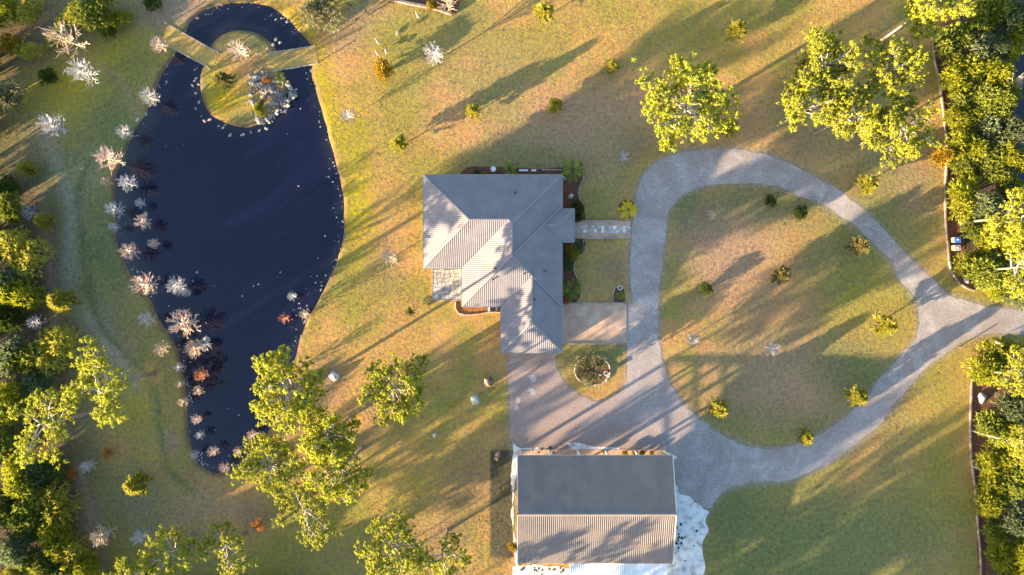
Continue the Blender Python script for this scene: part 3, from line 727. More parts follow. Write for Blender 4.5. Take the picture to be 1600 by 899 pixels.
def slab_piece(name, q, z0, z1, m, parent, bev=.03):
    c = q.mean(0); q2 = c+(q-c)*(1-bev*2); N = len(q); mb = MB()
    mb.add([(p[0],p[1],z0) for p in q]+[(p[0],p[1],z1-bev*.6) for p in q]+[(p[0],p[1],z1) for p in q2],
           [tuple(range(2*N, 3*N))]+[(k, (k+1)%N, N+(k+1)%N, N+k) for k in range(N)]+[(N+k, N+(k+1)%N, 2*N+(k+1)%N, 2*N+k) for k in range(N)])
    return mb.build(name, m, parent)
x0, y1 = P(676,420); x1, y0 = P(723,469)
mb = MB(); mb.box(x0, x1, y0, y1, -.1, .16); pat = mb.build('patio', M['mortar']); tag(pat, kind='structure')
for q in poly_stones(x0+.1, x1-.1, y0+.1, y1-.1, .62, .05, 5): slab_piece('paving_stone', q, .15, .2+random.uniform(0,.02), M['patio'], pat)
for a, b in [((x0,y0),(x1,y0)),((x0,y0),(x0,y1))]:
    mb = MB(); mb.bar((*a, .1), (*b, .1), .14, .25); mb.build('patio_edging', M['edge'], pat)
x0, y1 = P(898,345); x1, y0 = P(985,373)
mb = MB(); mb.box(x0, x1, y0, y1, -.1, .12); walk = mb.build('entrance_walk', M['concrete']); tag(walk, kind='structure')
for q in poly_stones(x0+.3, x1-.1, y0+.85, y1-.75, .52, .07, 8):
    if random.random() < .93: slab_piece('flagstone', q, .11, .145+random.uniform(0,.015), M['flag'], walk)
for yy in (y0+.08, y1-.08):
    for k in range(2):
        mb = MB(); a = x0+1.9+k*2.4; mb.box(a, a+2.36, yy-.13, yy+.13, -.1, .3); mb.build('walk_kerb', M['edge'], walk)
x0, y1 = P(879,475); x1, y0 = P(979,536.5)
mb = MB(); mb.box(x0, x1, y0, y1, -.1, .05); ap = mb.build('garage_apron', M['mortar']); tag(ap, kind='structure')
nx_, ny_ = 5, 3
for i in range(nx_):
    for j in range(ny_):
        q = np.array([(x0+i*(x1-x0)/nx_, y0+j*(y1-y0)/ny_), (x0+(i+1)*(x1-x0)/nx_, y0+j*(y1-y0)/ny_), (x0+(i+1)*(x1-x0)/nx_, y0+(j+1)*(y1-y0)/ny_), (x0+i*(x1-x0)/nx_, y0+(j+1)*(y1-y0)/ny_)])
        c = q.mean(0); slab_piece('concrete_slab', c+(q-c)*.993, .04, .075+.003*((i+j) % 2), M['concrete'], ap, .004)
for yy in (y0-.1, y1+.1):
    for k in range(4):
        mb = MB(); a = x0+.2+k*2.35; mb.box(a, a+2.3, yy-.1, yy+.1, -.1, .22); mb.build('apron_kerb', M['edge'], ap)

# ------------------------------------------------------------------ mulch beds with their edging
def bed(name, outline, m, edge_path, seg, z=.05, amp=.05, mat='edge', w_=.16, h_=.14, label=None, jit=0, seed=2):
    l = px_loop(outline, 3, amp, .3, seed)
    o = sheet(name, [l], z, m, .1, None, 'structure')
    if edge_path:
        pl = np.array([P(*p) for p in catmull(edge_path, 6, False)])
        d = np.r_[0, np.cumsum(np.linalg.norm(np.diff(pl, axis=0), axis=1))]
        n = max(1, int(d[-1]/seg)); 
        for i in range(n):
            a, b = d[-1]*i/n+.03, d[-1]*(i+1)/n-.03
            k = max(2, int((b-a)/.6)+1)
            ts = np.linspace(a, b, k); q = [(np.interp(t, d, pl[:,0]), np.interp(t, d, pl[:,1]), z+h_*.35) for t in ts]
            mb = MB(); mb.tube(q, [w_*.62]*k, 6); mb.build('edging_piece', M[mat], o)
    return o
bed('mulch_bed', [(880,268),(905,252),(912,268),(911,285),(904,300),(903,312),(908,322),(913,332),(911,345),(880,345)], M['mulch'], [(876,262),(884,256),(894,250)], 1.0)
bed('mulch_bed', [(880,375),(912,375),(912,392),(905,400),(897,415),(899,428),(906,445),(908,460),(903,473),(880,473)], M['mulch'], [(906,398),(900,405),(896,415),(898,428),(905,442),(909,455),(905,468),(901,474)], 1.0, seed=3)
entr = [o for o in bpy.data.objects if o.name.startswith('mulch_bed')]
for pth in [[(911,267),(911,280),(906,292),(904,304),(907,313),(912,322),(914,332)], [(911,375),(912,388)]]:
    pl = [P(*p) for p in catmull(pth, 2, False)]
    for i in range(len(pl)-1):
        mb = MB(); a, b = np.array(pl[i]), np.array(pl[i+1]); mb.tube([(*(a+(b-a)*.04), .1), (*(b-(b-a)*.04), .1)], .1, 6)
        mb.build('edging_piece', M['edge'], entr[0] if pl[0][1] > 10 else entr[1])
bed('mulch_bed', [(730,262),(770,261),(800,262),(850,264),(880,262),(880,282),(730,282)], M['mulch'], [(846,266),(862,266),(878,266)], 1.5, seed=4)
bed('mulch_bed', [(712,470),(722,470),(726,474),(780,474),(784,488),(760,488),(735,491),(718,491),(713,484)], M['mulch_orange'], [(712,472),(712,482),(716,489),(725,492),(745,491),(765,488),(782,488)], .9, seed=5)
bed('mulch_bed', [(958,470),(960,452),(966,447),(975,452),(976,462),(975,472)], M['mulch'], [(957,470),(958,458),(962,449),(970,447)], .9, seed=6)
rb = [(926+28*math.cos(t), 579+23*math.sin(t)) for t in np.linspace(0, 2*math.pi, 13)[:-1]]
bed('round_mulch_bed', rb, M['mulch'], rb+[rb[0]], 1.0, seed=7, mat='edge', w_=.2)
bed('mulch_bed', [(1457,50),(1475,30),(1500,28),(1500,60),(1496,130),(1504,200),(1508,300),(1508,400),(1530,440),(1548,452),(1520,453),(1500,446),(1484,420),(1480,380),(1476,300),(1478,200),(1465,110)], M['mulch'], [(1456,50),(1459,90),(1467,130),(1476,200),(1478,250),(1476,300),(1477,350),(1481,390),(1484,418),(1495,438),(1508,449),(1522,454)], 3.2, mat='wood', w_=.34, h_=.3, seed=8)
bed('mulch_bed', [(1517,590),(1530,578),(1570,590),(1572,640),(1548,700),(1552,760),(1560,1000),(1535,1000),(1530,899),(1520,740),(1515,680)], M['mulch'], [(1518,585),(1516,630),(1515,680),(1518,725),(1523,765),(1527,820),(1531,870),(1533,950)], 3.2, mat='wood', w_=.34, h_=.3, seed=9)
bed('mulch_bed', [(1500,446),(1484,422),(1492,415),(1520,425),(1535,440),(1530,452)], M['mulch_orange'], None, 1, z=.06, seed=10)
bed('raised_mulch_bed', [(603,-1),(640,6),(680,14),(706,22),(717,8),(722,-30),(650,-60),(600,-40)], M['mulch'], [(600,-2),(640,7),(680,15),(707,24)], 2.2, mat='wood', w_=.5, h_=.5, z=.2, seed=11)
bed('mulch_ring', [(971,332),(968,320),(978,312),(990,318),(990,334),(980,342)], M['mulch'], None, 1, seed=12)
0 and bed('mulch_ring', [(1075,228),(1050,245),(1025,250),(1010,225),(1020,195),(1045,190),(1065,205)], bpy.data.materials['brown_bark'], None, 1, z=.008, seed=13)

# ------------------------------------------------------------------ BARN (open-sided shed)
BE, BR = 4.3, 6.5; sb = .1*(1-BE/H)
bx0, bx1 = (808-800)*sb, (1052-800)*sb; by0, by1 = (449.5-881)*sb, (449.5-712)*sb; bym = (by0+by1)/2
barn = tag(empty('barn', bx0, by0), 'long open-sided shed with ribbed brown-grey gable roof south of the gravel yard', 'barn')
Wb, Lb = bx1-bx0, by1-by0; hb = Lb/2
facet([(0,0),(Wb,0),(Wb,hb),(0,hb)], lambda x, y: BE+(BR-BE)*y/hb, 0, barn, M['barn_roof'], wdt=.9, rw=.06, rh=.065)
facet([(0,hb),(Wb,hb),(Wb,Lb),(0,Lb)], lambda x, y: BE+(BR-BE)*(Lb-y)/hb, 0, barn, M['barn_roof'], wdt=.9, rw=.06, rh=.065)
mb = MB(); mb.add([(0,hb-.28,BR-.01),(Wb,hb-.28,BR-.01),(Wb,hb,BR+.09),(0,hb,BR+.09),(Wb,hb+.28,BR-.01),(0,hb+.28,BR-.01)], [(0,1,2,3),(3,2,4,5)]); mb.build('ridge_cap', M['barn_roof'], barn)
for x in (0.05, Wb-.05):
    for y0_, y1_, z0_, z1_ in ((0,hb,BE,BR),(hb,Lb,BR,BE)):
        mb = MB(); mb.bar((x,y0_,z0_-.08),(x,y1_,z1_-.08), .1, .28); mb.build('rake_trim', M['trim'], barn)
for y in (0.03, Lb-.03):
    mb = MB(); mb.bar((.1,y,BE-.17),(Wb-.1,y,BE-.17), .1, .2); mb.build('eave_trim', M['trim'], barn)
postx = [(p-800)*.1-bx0 for p in (813, 858, 902, 946, 992)]+[Wb-.4]
for x in postx:
    mb = MB(); mb.box(x-.14, x+.14, Lb-.45, Lb-.17, 0, BE-.2); mb.build('post', M['trim'], barn)
for y in (Lb*.25, Lb*.5, Lb*.75):
    mb = MB(); mb.box(.2, .45, y-.14, y+.14, 0, BE+(BR-BE)*(1-abs(y-hb)/hb)-.1); mb.build('post', M['trim'], barn)
for x in postx:
    mb = MB(); mb.bar((x,.2,BE-.25),(x,Lb-.2,BE-.25), .1, .2); mb.bar((x,.3,BE-.15),(x,hb,BR-.3), .1, .15); mb.bar((x,Lb-.3,BE-.15),(x,hb,BR-.3), .1, .15); mb.bar((x,hb,BE-.2),(x,hb,BR-.35), .1, .1)
    mb.build('truss', M['wood'], barn)
mb = MB(); mb.box(.3, Wb-.3, .25, .35, 0, BE-.28); mb.build('wall', M['barn_wall'], barn)
mb = MB(); mb.box(Wb-.35, Wb-.25, .36, Lb-.6, 0, BE-.28); mb.add([(Wb-.3,.36,BE-.28),(Wb-.3,Lb-.6,BE-.28),(Wb-.3,hb,BR-.15)],[(0,1,2)]); mb.build('wall', M['barn_wall'], barn)
mb = MB(); mb.box(.1, Wb-.1, .1, Lb-.1, -.1, .05); mb.build('floor_slab', M['concrete'], barn)
# white lean-to roof on the south side
lx0, lx1 = (890-800)*.1*(1-3.8/H), (1043-800)*.1*(1-3.8/H); ly1 = by0+.25
lt = tag(empty('lean_to', lx0, ly1-9), 'white metal lean-to roof attached to the south side of the long shed', 'lean-to')
facet([(0,0),(lx1-lx0,0),(lx1-lx0,9),(0,9)], lambda x, y: 3.3+y*.06, 0, lt, M['white_roof'], wdt=.9, rw=.05, rh=.05)
for x in (0.2, (lx1-lx0)/2, lx1-lx0-.2):
    mb = MB(); mb.box(x-.1, x+.1, .2, .4, 0, 3.25); mb.build('post', M['trim'], lt)

# ------------------------------------------------------------------ bridges
def bridge(a, b, c, d, label, posts):
    """deck corners in pixels: a-b is the north edge, d-c the south edge"""
    A, B, C_, D = [np.array(P(*p)) for p in (a, b, c, d)]
    cen = (A+B+C_+D)/4; t = tag(empty('footbridge', *cen), label, 'footbridge')
    q = np.array([D-cen, C_-cen, B-cen, A-cen])
    mb = MB(); mb.add([(p[0],p[1],-.28) for p in q]+[(p[0],p[1],.02) for p in q], [(3,2,1,0),(4,5,6,7)]+[(k,(k+1)%4,4+(k+1)%4,4+k) for k in range(4)])
    dk = mb.build('deck', ground.data.materials[0], t)
    at = dk.data.attributes.new('soil', 'FLOAT_COLOR', 'POINT')
    at.data.foreach_set('color', np.array([(.38,.25,.075,1)]*8).reshape(-1).astype(np.float32))
    for (p, r_) in ((D, C_), (A, B)):
        n = max(2, int(np.linalg.norm(r_-p)/2.2))
        for k in range(n):
            u0, u1 = p+(r_-p)*(k/n)-cen, p+(r_-p)*((k+1)/n-.008)-cen
            mb = MB(); mb.bar((*u0,-.13), (*u1,-.13), .16, .44); mb.build('side_beam', M['edge'], t)
    for p in posts:
        x, y = np.array(P(*p))-cen; mb = MB(); mb.box(x-.07,x+.07,y-.07,y+.07,-.6,1.0); mb.box(x-.09,x+.09,y-.09,y+.09,1.0,1.04); mb.build('post', M['wood'], t)
M['turf'] = noise_mat('turf_deck', (.32,.22,.07), (.46,.29,.11), .9, .95, .5, 5, c3=(.38,.25,.085))
bridge((262,38),(343,84),(330,108),(252,66), 'turf-topped footbridge from the northwest bank to the pond island', [(252,66),(262,38),(330,108),(343,84)])
bridge((414,84),(493,72),(497,99),(418,113), 'turf-topped footbridge from the pond island to the east lawn', [(497,98),(493,72),(419,113)])

# ------------------------------------------------------------------ island rockery
rk = tag(empty('rockery', *P(425,152)), 'ring of pale stones round dark slabs, a small waterfall on the pond island', 'rockery')
ro = np.array(P(425,152))
path = catmull([(395,125),(405,118),(418,122),(430,128),(445,130),(455,140),(457,150),(450,162),(440,172),(428,180),(415,188),(403,186),(400,175),(392,150)], 5)
for i in range(200):
    p = path[random.randrange(len(path))]+rng.normal(size=2)*2.6
    x, y = np.array(P(*p))-ro; o = link('stone', random.choice(ROCKS['rock'] if i < 50 else ROCKS_S['rock']), rk); s_ = random.uniform(.20, .52)
    o.location = (x, y, random.uniform(-.2, .35)); o.scale = (s_, s_*.8, s_*.7); o.rotation_euler = (random.uniform(-.3,.3), random.uniform(-.3,.3), random.uniform(0,6))
for i in range(60):
    p = np.array([(400,135),(412,150),(428,165)][i % 3])+rng.normal(size=2)*4; p = p+np.array((8, -6))*(i % 2)
    x, y = np.array(P(*p))-ro; o = link('stone', random.choice(ROCKS['rock'] if i % 2 else ROCKS_S['rock']), rk); s_ = random.uniform(.2, .45)
    o.location = (x, y, random.uniform(.0, .3)); o.scale = (s_, s_*.8, s_*.6); o.rotation_euler = (0, 0, random.uniform(0,6))
for i in range(36):
    t = random.random(); p = np.array((408,133))*(1-t)+np.array((446,152))*t+rng.normal(size=2)*3.2
    x, y = np.array(P(*p))-ro; o = link('slab', random.choice(ROCKS_S['rock_dark']), rk); s_ = random.uniform(.4, .9)
    o.location = (x, y, random.uniform(.3, .5)); o.scale = (s_, s_*.7, s_*.3); o.rotation_euler = (0, 0, random.uniform(0,6))
mb = MB(); mb.tube([(*P(*p), .1) for p in [(394,152),(396,165),(402,177),(408,189)]], .12, 6); tag(mb.build('bed_edging', M['edge']), 'pale curved edging on the west side of the island rockery', 'edging')

# ------------------------------------------------------------------ plant makers
def V3(*a): return np.array(a, float)
def blades(mb, c, d, n, L, W, spread, rr, droop=.0, fold=.25):
    """n tapered leaf blades fanning round direction d"""
    for _ in range(n):
        v = d+rr.normal(size=3)*spread; v /= np.linalg.norm(v)+1e-9
        l = L*rr.uniform(.6, 1.15); s = np.cross(v, rr.normal(size=3)); s /= np.linalg.norm(s)+1e-9
        w_ = W*rr.uniform(.7,1.2); up = np.cross(s, v)
        m_ = c+v*l*.5; tip = c+v*l-V3(0,0,droop*l)
        mb.add([c, m_+s*w_*.5+up*w_*fold, tip, m_-s*w_*.5+up*w_*fold, m_-V3(0,0,droop*l*.2)], [(0,1,4),(1,2,4),(2,3,4),(3,0,4)])
ico_v, ico_f = None, None
bm = bmesh.new(); bmesh.ops.create_icosphere(bm, subdivisions=1, radius=1); bm.verts.ensure_lookup_table()
ico_v = np.array([v.co[:] for v in bm.verts]); ico_f = [tuple(v.index for v in f.verts) for f in bm.faces]; bm.free()
def puff(mb, c, r, rr, flat=.75, spike=.5):
    """one tuft of needles: a ragged little burst"""
    k = r*(1-spike+spike*2*rr.random(len(ico_v)))[:, None]
    k = k*.62; V = ico_v*k; V[:,2] *= flat
    a = rr.uniform(0, 6.28); ca, sa = math.cos(a), math.sin(a)
    V = np.stack([V[:,0]*ca-V[:,1]*sa, V[:,0]*sa+V[:,1]*ca, V[:,2]], 1)
    nn = 24; d = rr.normal(size=(nn,3)); d[:,2] = d[:,2]*.6+.45; d /= np.linalg.norm(d, axis=1)[:,None]
    sd_v = np.cross(d, rr.normal(size=(nn,3))); sd_v /= np.linalg.norm(sd_v, axis=1)[:,None]
    ln = (r*rr.uniform(.8,1.55,nn))[:,None]; ww = (r*rr.uniform(.10,.17,nn))[:,None]
    K = np.stack([c+d*ln*.15, c+d*ln*.65+sd_v*ww, c+d*ln, c+d*ln*.65-sd_v*ww], 1).reshape(-1, 3)
    n0 = len(V); mb.add(list(V+c)+list(K)+[c], list(ico_f)+[(n0+4*q, n0+4*q+1, n0+4*q+2, n0+4*q+3) for q in range(nn)])

def pine_proto(seed, h=14.0, rad=6.0, nl=17, open_=.0):
    rr = np.random.default_rng(seed); tr = MB(); cr = MB()
    bend = rr.normal(size=2)*.35
    pts = [V3(bend[0]*(t**2), bend[1]*(t**2), h*.93*t) for t in np.linspace(0, 1, 8)]
    tr.tube(pts, [.30*(1-.72*t) for t in np.linspace(0, 1, 8)], 8)
    tr.tube([V3(0,0,0), V3(0,0,.5)], [.42,.30], 8)
    li = MB()
    for i in range(nl):
        t = .64+.34*(i/nl)**.9; base = V3(bend[0]*t*t, bend[1]*t*t, h*.93*t)
        a = i*2.399+rr.normal()*.35; ll = rad*(1.0-.45*max(0, (t-.72)/.3))*rr.uniform(.62,1.05)
        if t < .70: ll *= .8
        dirh = V3(math.cos(a), math.sin(a), 0); rise = rr.uniform(.12,.35)+.25*(t-.5)
        side = V3(-dirh[1], dirh[0], 0); cv = rr.normal()*.18
        lp_ = [base+dirh*ll*s+side*cv*ll*s*s+V3(0,0,rise*ll*s**1.3) for s in np.linspace(0,1,6)]
        li.tube(lp_, [.17*(1-.75*s)*(.6+ll/rad*.4) for s in np.linspace(0,1,6)], 5)
        nb = int(5+ll*1.1)
        for j in range(nb):
            s = .28+.72*(j+rr.random())/nb; k = min(int(s*5), 4); b0 = lp_[k]+(lp_[k+1]-lp_[k])*(s*5-k)
            sg = 1 if j % 2 else -1; bl = rr.uniform(.7,1.9)*(1.15-s*.5)
            d = dirh*rr.uniform(.2,.9)+side*sg*rr.uniform(.5,1.1)+V3(0,0,rr.uniform(.05,.5)); d /= np.linalg.norm(d)
            e = b0+d*bl
            li.tube([b0, b0+d*bl*.5+rr.normal(size=3)*.06, e], [.06,.045,.03], 3, False)
            for q in range(int(rr.integers(3, 6))):
                puff(cr, e+rr.normal(size=3)*V3(.5,.5,.25), rr.uniform(.14,.40), rr)
            if rr.random() < .55: puff(cr, b0+d*bl*.55+rr.normal(size=3)*.2+V3(0,0,.15), rr.uniform(.24,.40), rr)
        for q in range(4): puff(cr, lp_[-1]+rr.normal(size=3)*V3(.5,.5,.25), rr.uniform(.3,.46), rr)
    for q in range(7): puff(cr, pts[-1]+rr.normal(size=3)*V3(.7,.7,.35)+V3(0,0,.3), rr.uniform(.3,.5), rr)
    return tr.mesh('trunk', M['bark'], True), li.mesh('limbs', M['bark_pale'], True), cr.mesh('crown', M['pine'], True)
PINES = [pine_proto(100+i, 14, 6.2, [20,22,18,21,17,9,10][i]) for i in range(7)]

def bare_proto(seed, m, n=30, up=.55, spread=1.0):
    """a leafless young tree, radius about 1, height about 2.6"""
    rr = np.random.default_rng(seed); tr = MB(); br = MB(); h = 2.3
    tr.tube([V3(0,0,-.05), V3(0,0,h*.5), V3(.02,.02,h)], [.055,.04,.018], 6)
    for i in range(n):
        t = .28+.70*i/n; a = i*2.399+rr.normal()*.3; l = (.92-.5*(t-.28)/.7)*rr.uniform(.8,1.1)*spread
        d = V3(math.cos(a), math.sin(a), up*rr.uniform(.5,1.5)); b0 = V3(0,0,h*t)
        p1 = b0+d*l*.5+rr.normal(size=3)*.05; p2 = b0+d*l+V3(0,0,.12*l)+rr.normal(size=3)*.06
        br.tube([b0,p1,p2], [.027,.021,.012], 3, False)
        for j in range(7):
            s = rr.uniform(.3,.95); q0 = b0+(p1-b0)*s*2 if s < .5 else p1+(p2-p1)*(s-.5)*2
            sd = V3(-d[1], d[0], 0)*rr.choice([-1,1])*rr.uniform(.25,.7)+d*rr.uniform(.7,1.2)+V3(0,0,rr.uniform(0,.3)); sd /= np.linalg.norm(sd)
            tl = rr.uniform(.15,.36); q1 = q0+sd*tl
            br.tube([q0,q1], [.016,.010], 3, False)
            if rr.random() < .6:
                sd2 = sd+rr.normal(size=3)*.5; br.tube([q0+sd*tl*.5, q0+sd*tl*.5+sd2*tl*.5], [.013,.008], 3, False)
    return tr.mesh('trunk', m), br.mesh('branches', m)
BARE = {k: [bare_proto(200+7*i+len(k), M[k], [32,40,48,36,44][i]) for i in range(5)] for k in ('twig_white','twig_pink','twig_tan','twig_rust','twig_grey')}

def young_proto(seed, m, n=80, feathers=8, top=1.9, trunk='bark_dark', W=.06, L=.30):
    """feathery young conifer, radius about 1"""
    rr = np.random.default_rng(seed); tr = MB(); cr = MB()
    tr.tube([V3(0,0,-.05), V3(0,0,top*.95)], [.05,.015], 6)
    for i in range(n):
        t = (i/n)**.8; z = .35+top*.85*t*.95; a = i*2.399+rr.normal()*.3; l = (1.0-.78*t)*rr.uniform(.78,1.1)
        d = V3(math.cos(a), math.sin(a), rr.uniform(.1,.45)); b0 = V3(0,0,z)
        p = [b0, b0+d*l*.55, b0+d*l+V3(0,0,.04)]
        tr.tube(p, [.016,.012,.005], 3, False)
        for j in range(feathers):
            s = .3+.75*(j+rr.random())/feathers
            blades(cr, b0+d*l*s*.86, d*.9+V3(0,0,.4), 5, L*(1.1-.35*s), W, .45, rr)
    blades(cr, V3(0,0,top*.92), V3(0,0,1.), 12, .4, W, .6, rr)
    return tr.mesh('trunk', M[trunk]), cr.mesh('crown', m)
YOUNG = {k: [young_proto(300+i*3+len(k), M[k]) for i in range(3)] for k in ('young','dull','gold_leaf')}

def bush_proto(seed, m, n=420, L=.34, W=.10, hgt=1.1, lob=7, trunk='bark_dark', per=4, curl=.35, hole=.25):
    """bushy crown made of many leaf sprays over uneven lobes, radius about 1"""
    rr = np.random.default_rng(seed); tr = MB(); cr = MB()
    lobes = [(V3(rr.uniform(-.55,.55), rr.uniform(-.55,.55), hgt*rr.uniform(.45,.85)), rr.uniform(.30,.52)) for _ in range(lob)]+[(V3(0,0,hgt*.55), .62)]
    for c, r_ in lobes: tr.tube([V3(rr.normal()*.04,rr.normal()*.04,0), c*V3(.5,.5,.55), c], [.045,.03,.012], 4)
    for i in range(n):
        c, r_ = lobes[rr.integers(len(lobes))]
        d = rr.normal(size=3); d /= np.linalg.norm(d)
        if d[2] < -.35: d[2] *= -1
        p = c+d*r_*rr.uniform(.72,1.05)*V3(1,1,.85)
        if p[2] < .05: p[2] = .08
        blades(cr, p, d*.6+V3(0,0,.45)+rr.normal(size=3)*.25, per, L, W, .45, rr, droop=curl*.5)
    return tr.mesh('stems', M[trunk]), cr.mesh('crown', m)
BUSH = {k: [bush_proto(400+i*5+len(k), M[k], n_, L_len, W_len) for i in range(2)] for k, n_, L_len, W_len in (('shrub',900,.23,.050),('wood_leaf',850,.22,.052),('bluegreen',800,.22,.052),('dark_leaf',700,.20,.055),('willow',620,.26,.045),('gold_leaf',360,.28,.08),('orange_leaf',300,.22,.05),('young',520,.26,.05),('dull',520,.24,.045))}

def palm_proto(seed, m, n=17, leaf=15):
    rr = np.random.default_rng(seed); tr = MB(); cr = MB()
    tr.tube([V3(0,0,0), V3(0,0,.45)], [.14,.10], 8)
    for i in range(n):
        a = i*2.399; e = .95-.8*(i/n); L = rr.uniform(.85,1.1)*(.65+.35*i/n); d = V3(math.cos(a), math.sin(a), 0); s = V3(-d[1], d[0], 0)
        P_ = [V3(0,0,.42)+d*L*t+V3(0,0,L*(e*t-.55*t*t)) for t in np.linspace(0,1,7)]
        tr.tube(P_, [.018]*6+[.006], 3, False)
        ribs_ = []
        for j in range(leaf+1):
            t = .12+.88*j/leaf; k = min(int(t*6), 5); ribs_.append(P_[k]+(P_[k+1]-P_[k])*(t*6-k))
        VV = list(ribs_); FF = []
        for j in range(leaf):
            t = j/leaf; ll = (.15*math.sin(math.pi*(.12+.8*t))+.02)*rr.uniform(.8,1.2)
            for sg in (-1,1):
                VV.append(ribs_[j]+s*sg*ll+d*ll*.7+V3(0,0,.02)); FF.append((j, j+1, len(VV)-1))
        cr.add(VV, FF)
    return tr.mesh('stem', M['bark_dark']), cr.mesh('fronds', m)
PALM = {k: [palm_proto(500+i, M[k]) for i in range(2)] for k in ('palm','palm_yellow')}

def plant(name, parts, px, py, rpx, zc, label, cat, group=None, hs=1.0, rz=None, names=('trunk','crown')):
    """zc: height of the middle of what is seen, used to find the foot of the plant"""
    x, y = P(px, py, zc); s = rpx*.1*(1-zc/H)
    t = tag(empty(name, x, y, 0, random.uniform(0, 6.28) if rz is None else rz), label, cat, group)
    t.scale = (s, s, s*hs)
    for me, nm in zip(parts, names): link(nm, me, t)
    return t
def pine(px, py, rpx, h, label, var, group='tall pines', ground=None):
    h_ = h; zc = h*.98
    x, y = P(px, py, zc) if not ground else P(px, py)
    s = rpx*.1*(1-zc/H)/6.0
    t = tag(empty('pine_tree', x, y, 0, random.uniform(0, 6.28)), label, 'pine tree', group); t.scale = (s, s, h*1.16/14.0)
    for me, nm in zip(PINES[var if var > 4 else var % 5], ('trunk','limbs','crown')): link(nm, me, t)
    return t

PINE_LIST = [
 (1078,165,80,12.5,'open-crowned pine with white limbs above the top of the driveway loop'),
 (1290,95,58,13,'yellow-green pine right of the driveway pine, upper half of the left pair'),
 (1268,165,55,12,'yellow-green pine just below the upper one of the left pair, north of the loop'),
 (1330,180,42,12,'small-crowned pine tucked between the two big pine pairs north of the loop'),
 (1398,108,56,13,'round-crowned pine upper of the pair nearest the right bed'),
 (1412,198,58,12.5,'low spreading pine touching the right bed edging, below the round-crowned one'),
 (1462,6,52,14,'pine at the top edge whose long pale trunk leans over the bed corner'),
 (1596,335,52,13,'pine at the right edge above the two bins'),
 (1604,420,55,12,'pine at the right edge right of the wheelie bins, with pale crooked limbs'),
 (1604,590,42,12,'pine at the right edge over the lower bed, with a thick white limb'),
 (1606,700,38,12,'pine at the right edge beside the second lower-bed shrub'),
 (150,605,68,15,'open pine with crooked white limbs west of the narrow south end of the pond'),
 (62,668,66,13,'dense pine at the left woods edge below the open crooked pine'),
 (455,612,66,14.5,'pine overhanging the southeast shore of the pond beside the white boulder'),
 (612,612,62,15,'pine on the lawn right of the white boulder'),
 (512,680,52,13.5,'pine between the shore pine and the lawn pine'),
 (418,728,58,9,'pine at the very south tip of the pond'),
 (535,735,56,13,'pine below the middle of the pine group'),
 (478,808,58,8.5,'southmost pine of the shore group, over bare brown soil'),
 (610,858,62,12.5,'pine at the bottom edge left of the long shed, leftmost of two'),
 (688,875,50,12,'sparser pine at the bottom edge nearest the long shed'),
 (262,868,52,8.2,'pine at the bottom edge with crooked white branches, left of two'),
 (352,862,50,7.8,'sparse pine at the bottom edge, right of the crooked-branched one'),
 (200,905,45,9,'pine cut by the bottom edge near the left woods'),
]
for i, (x, y, r_, h, l) in enumerate(PINE_LIST): pine(x, y, r_, h, l, i % 5 if not ('crooked' in l or 'parse' in l or 'bottom edge near' in l or 'southmost' in l) else 5+i % 2)
OFF = [(700,1150,13),(760,1190,13),(830,1240,13),(690,1270,13),(860,1120,12),(920,1190,12),(980,1110,11),(1010,1190,12),(600,1310,13),
       (900,1290,13),(760,1340,13),(1080,1130,10),(1150,1180,10),(960,1270,12),(1060,1250,12),(1180,1060,7),(1240,1110,8),(540,1260,12),
       (-60,700,9),(440,1250,12),(610,1110,12),(300,985,8),(235,935,8)]
for i, (x, y, h) in enumerate([(120,965,10),(200,1020,11),(330,1045,11),(410,1000,10),(500,1050,11),(560,1010,10),(60,930,10),(640,1015,11),(705,1045,11),(800,1060,10),(900,1045,10),(1000,1060,10),(1100,1045,9),(1170,1080,9),(1260,1050,8),(450,960,9)]):
    pine(x, y, 24, h, 'slender pine beyond the lower frame edge casting a thin shadow streak', 5+i % 2, 'slender pines beyond the frame', True)
for i, (x, y, h) in enumerate(OFF): pine(x, y, 52, h, 'tall pine beyond the frame edge whose long shadow falls across the lawn', i % 5 if i % 2 else 5+(i//2) % 2, 'pines beyond the frame', True)

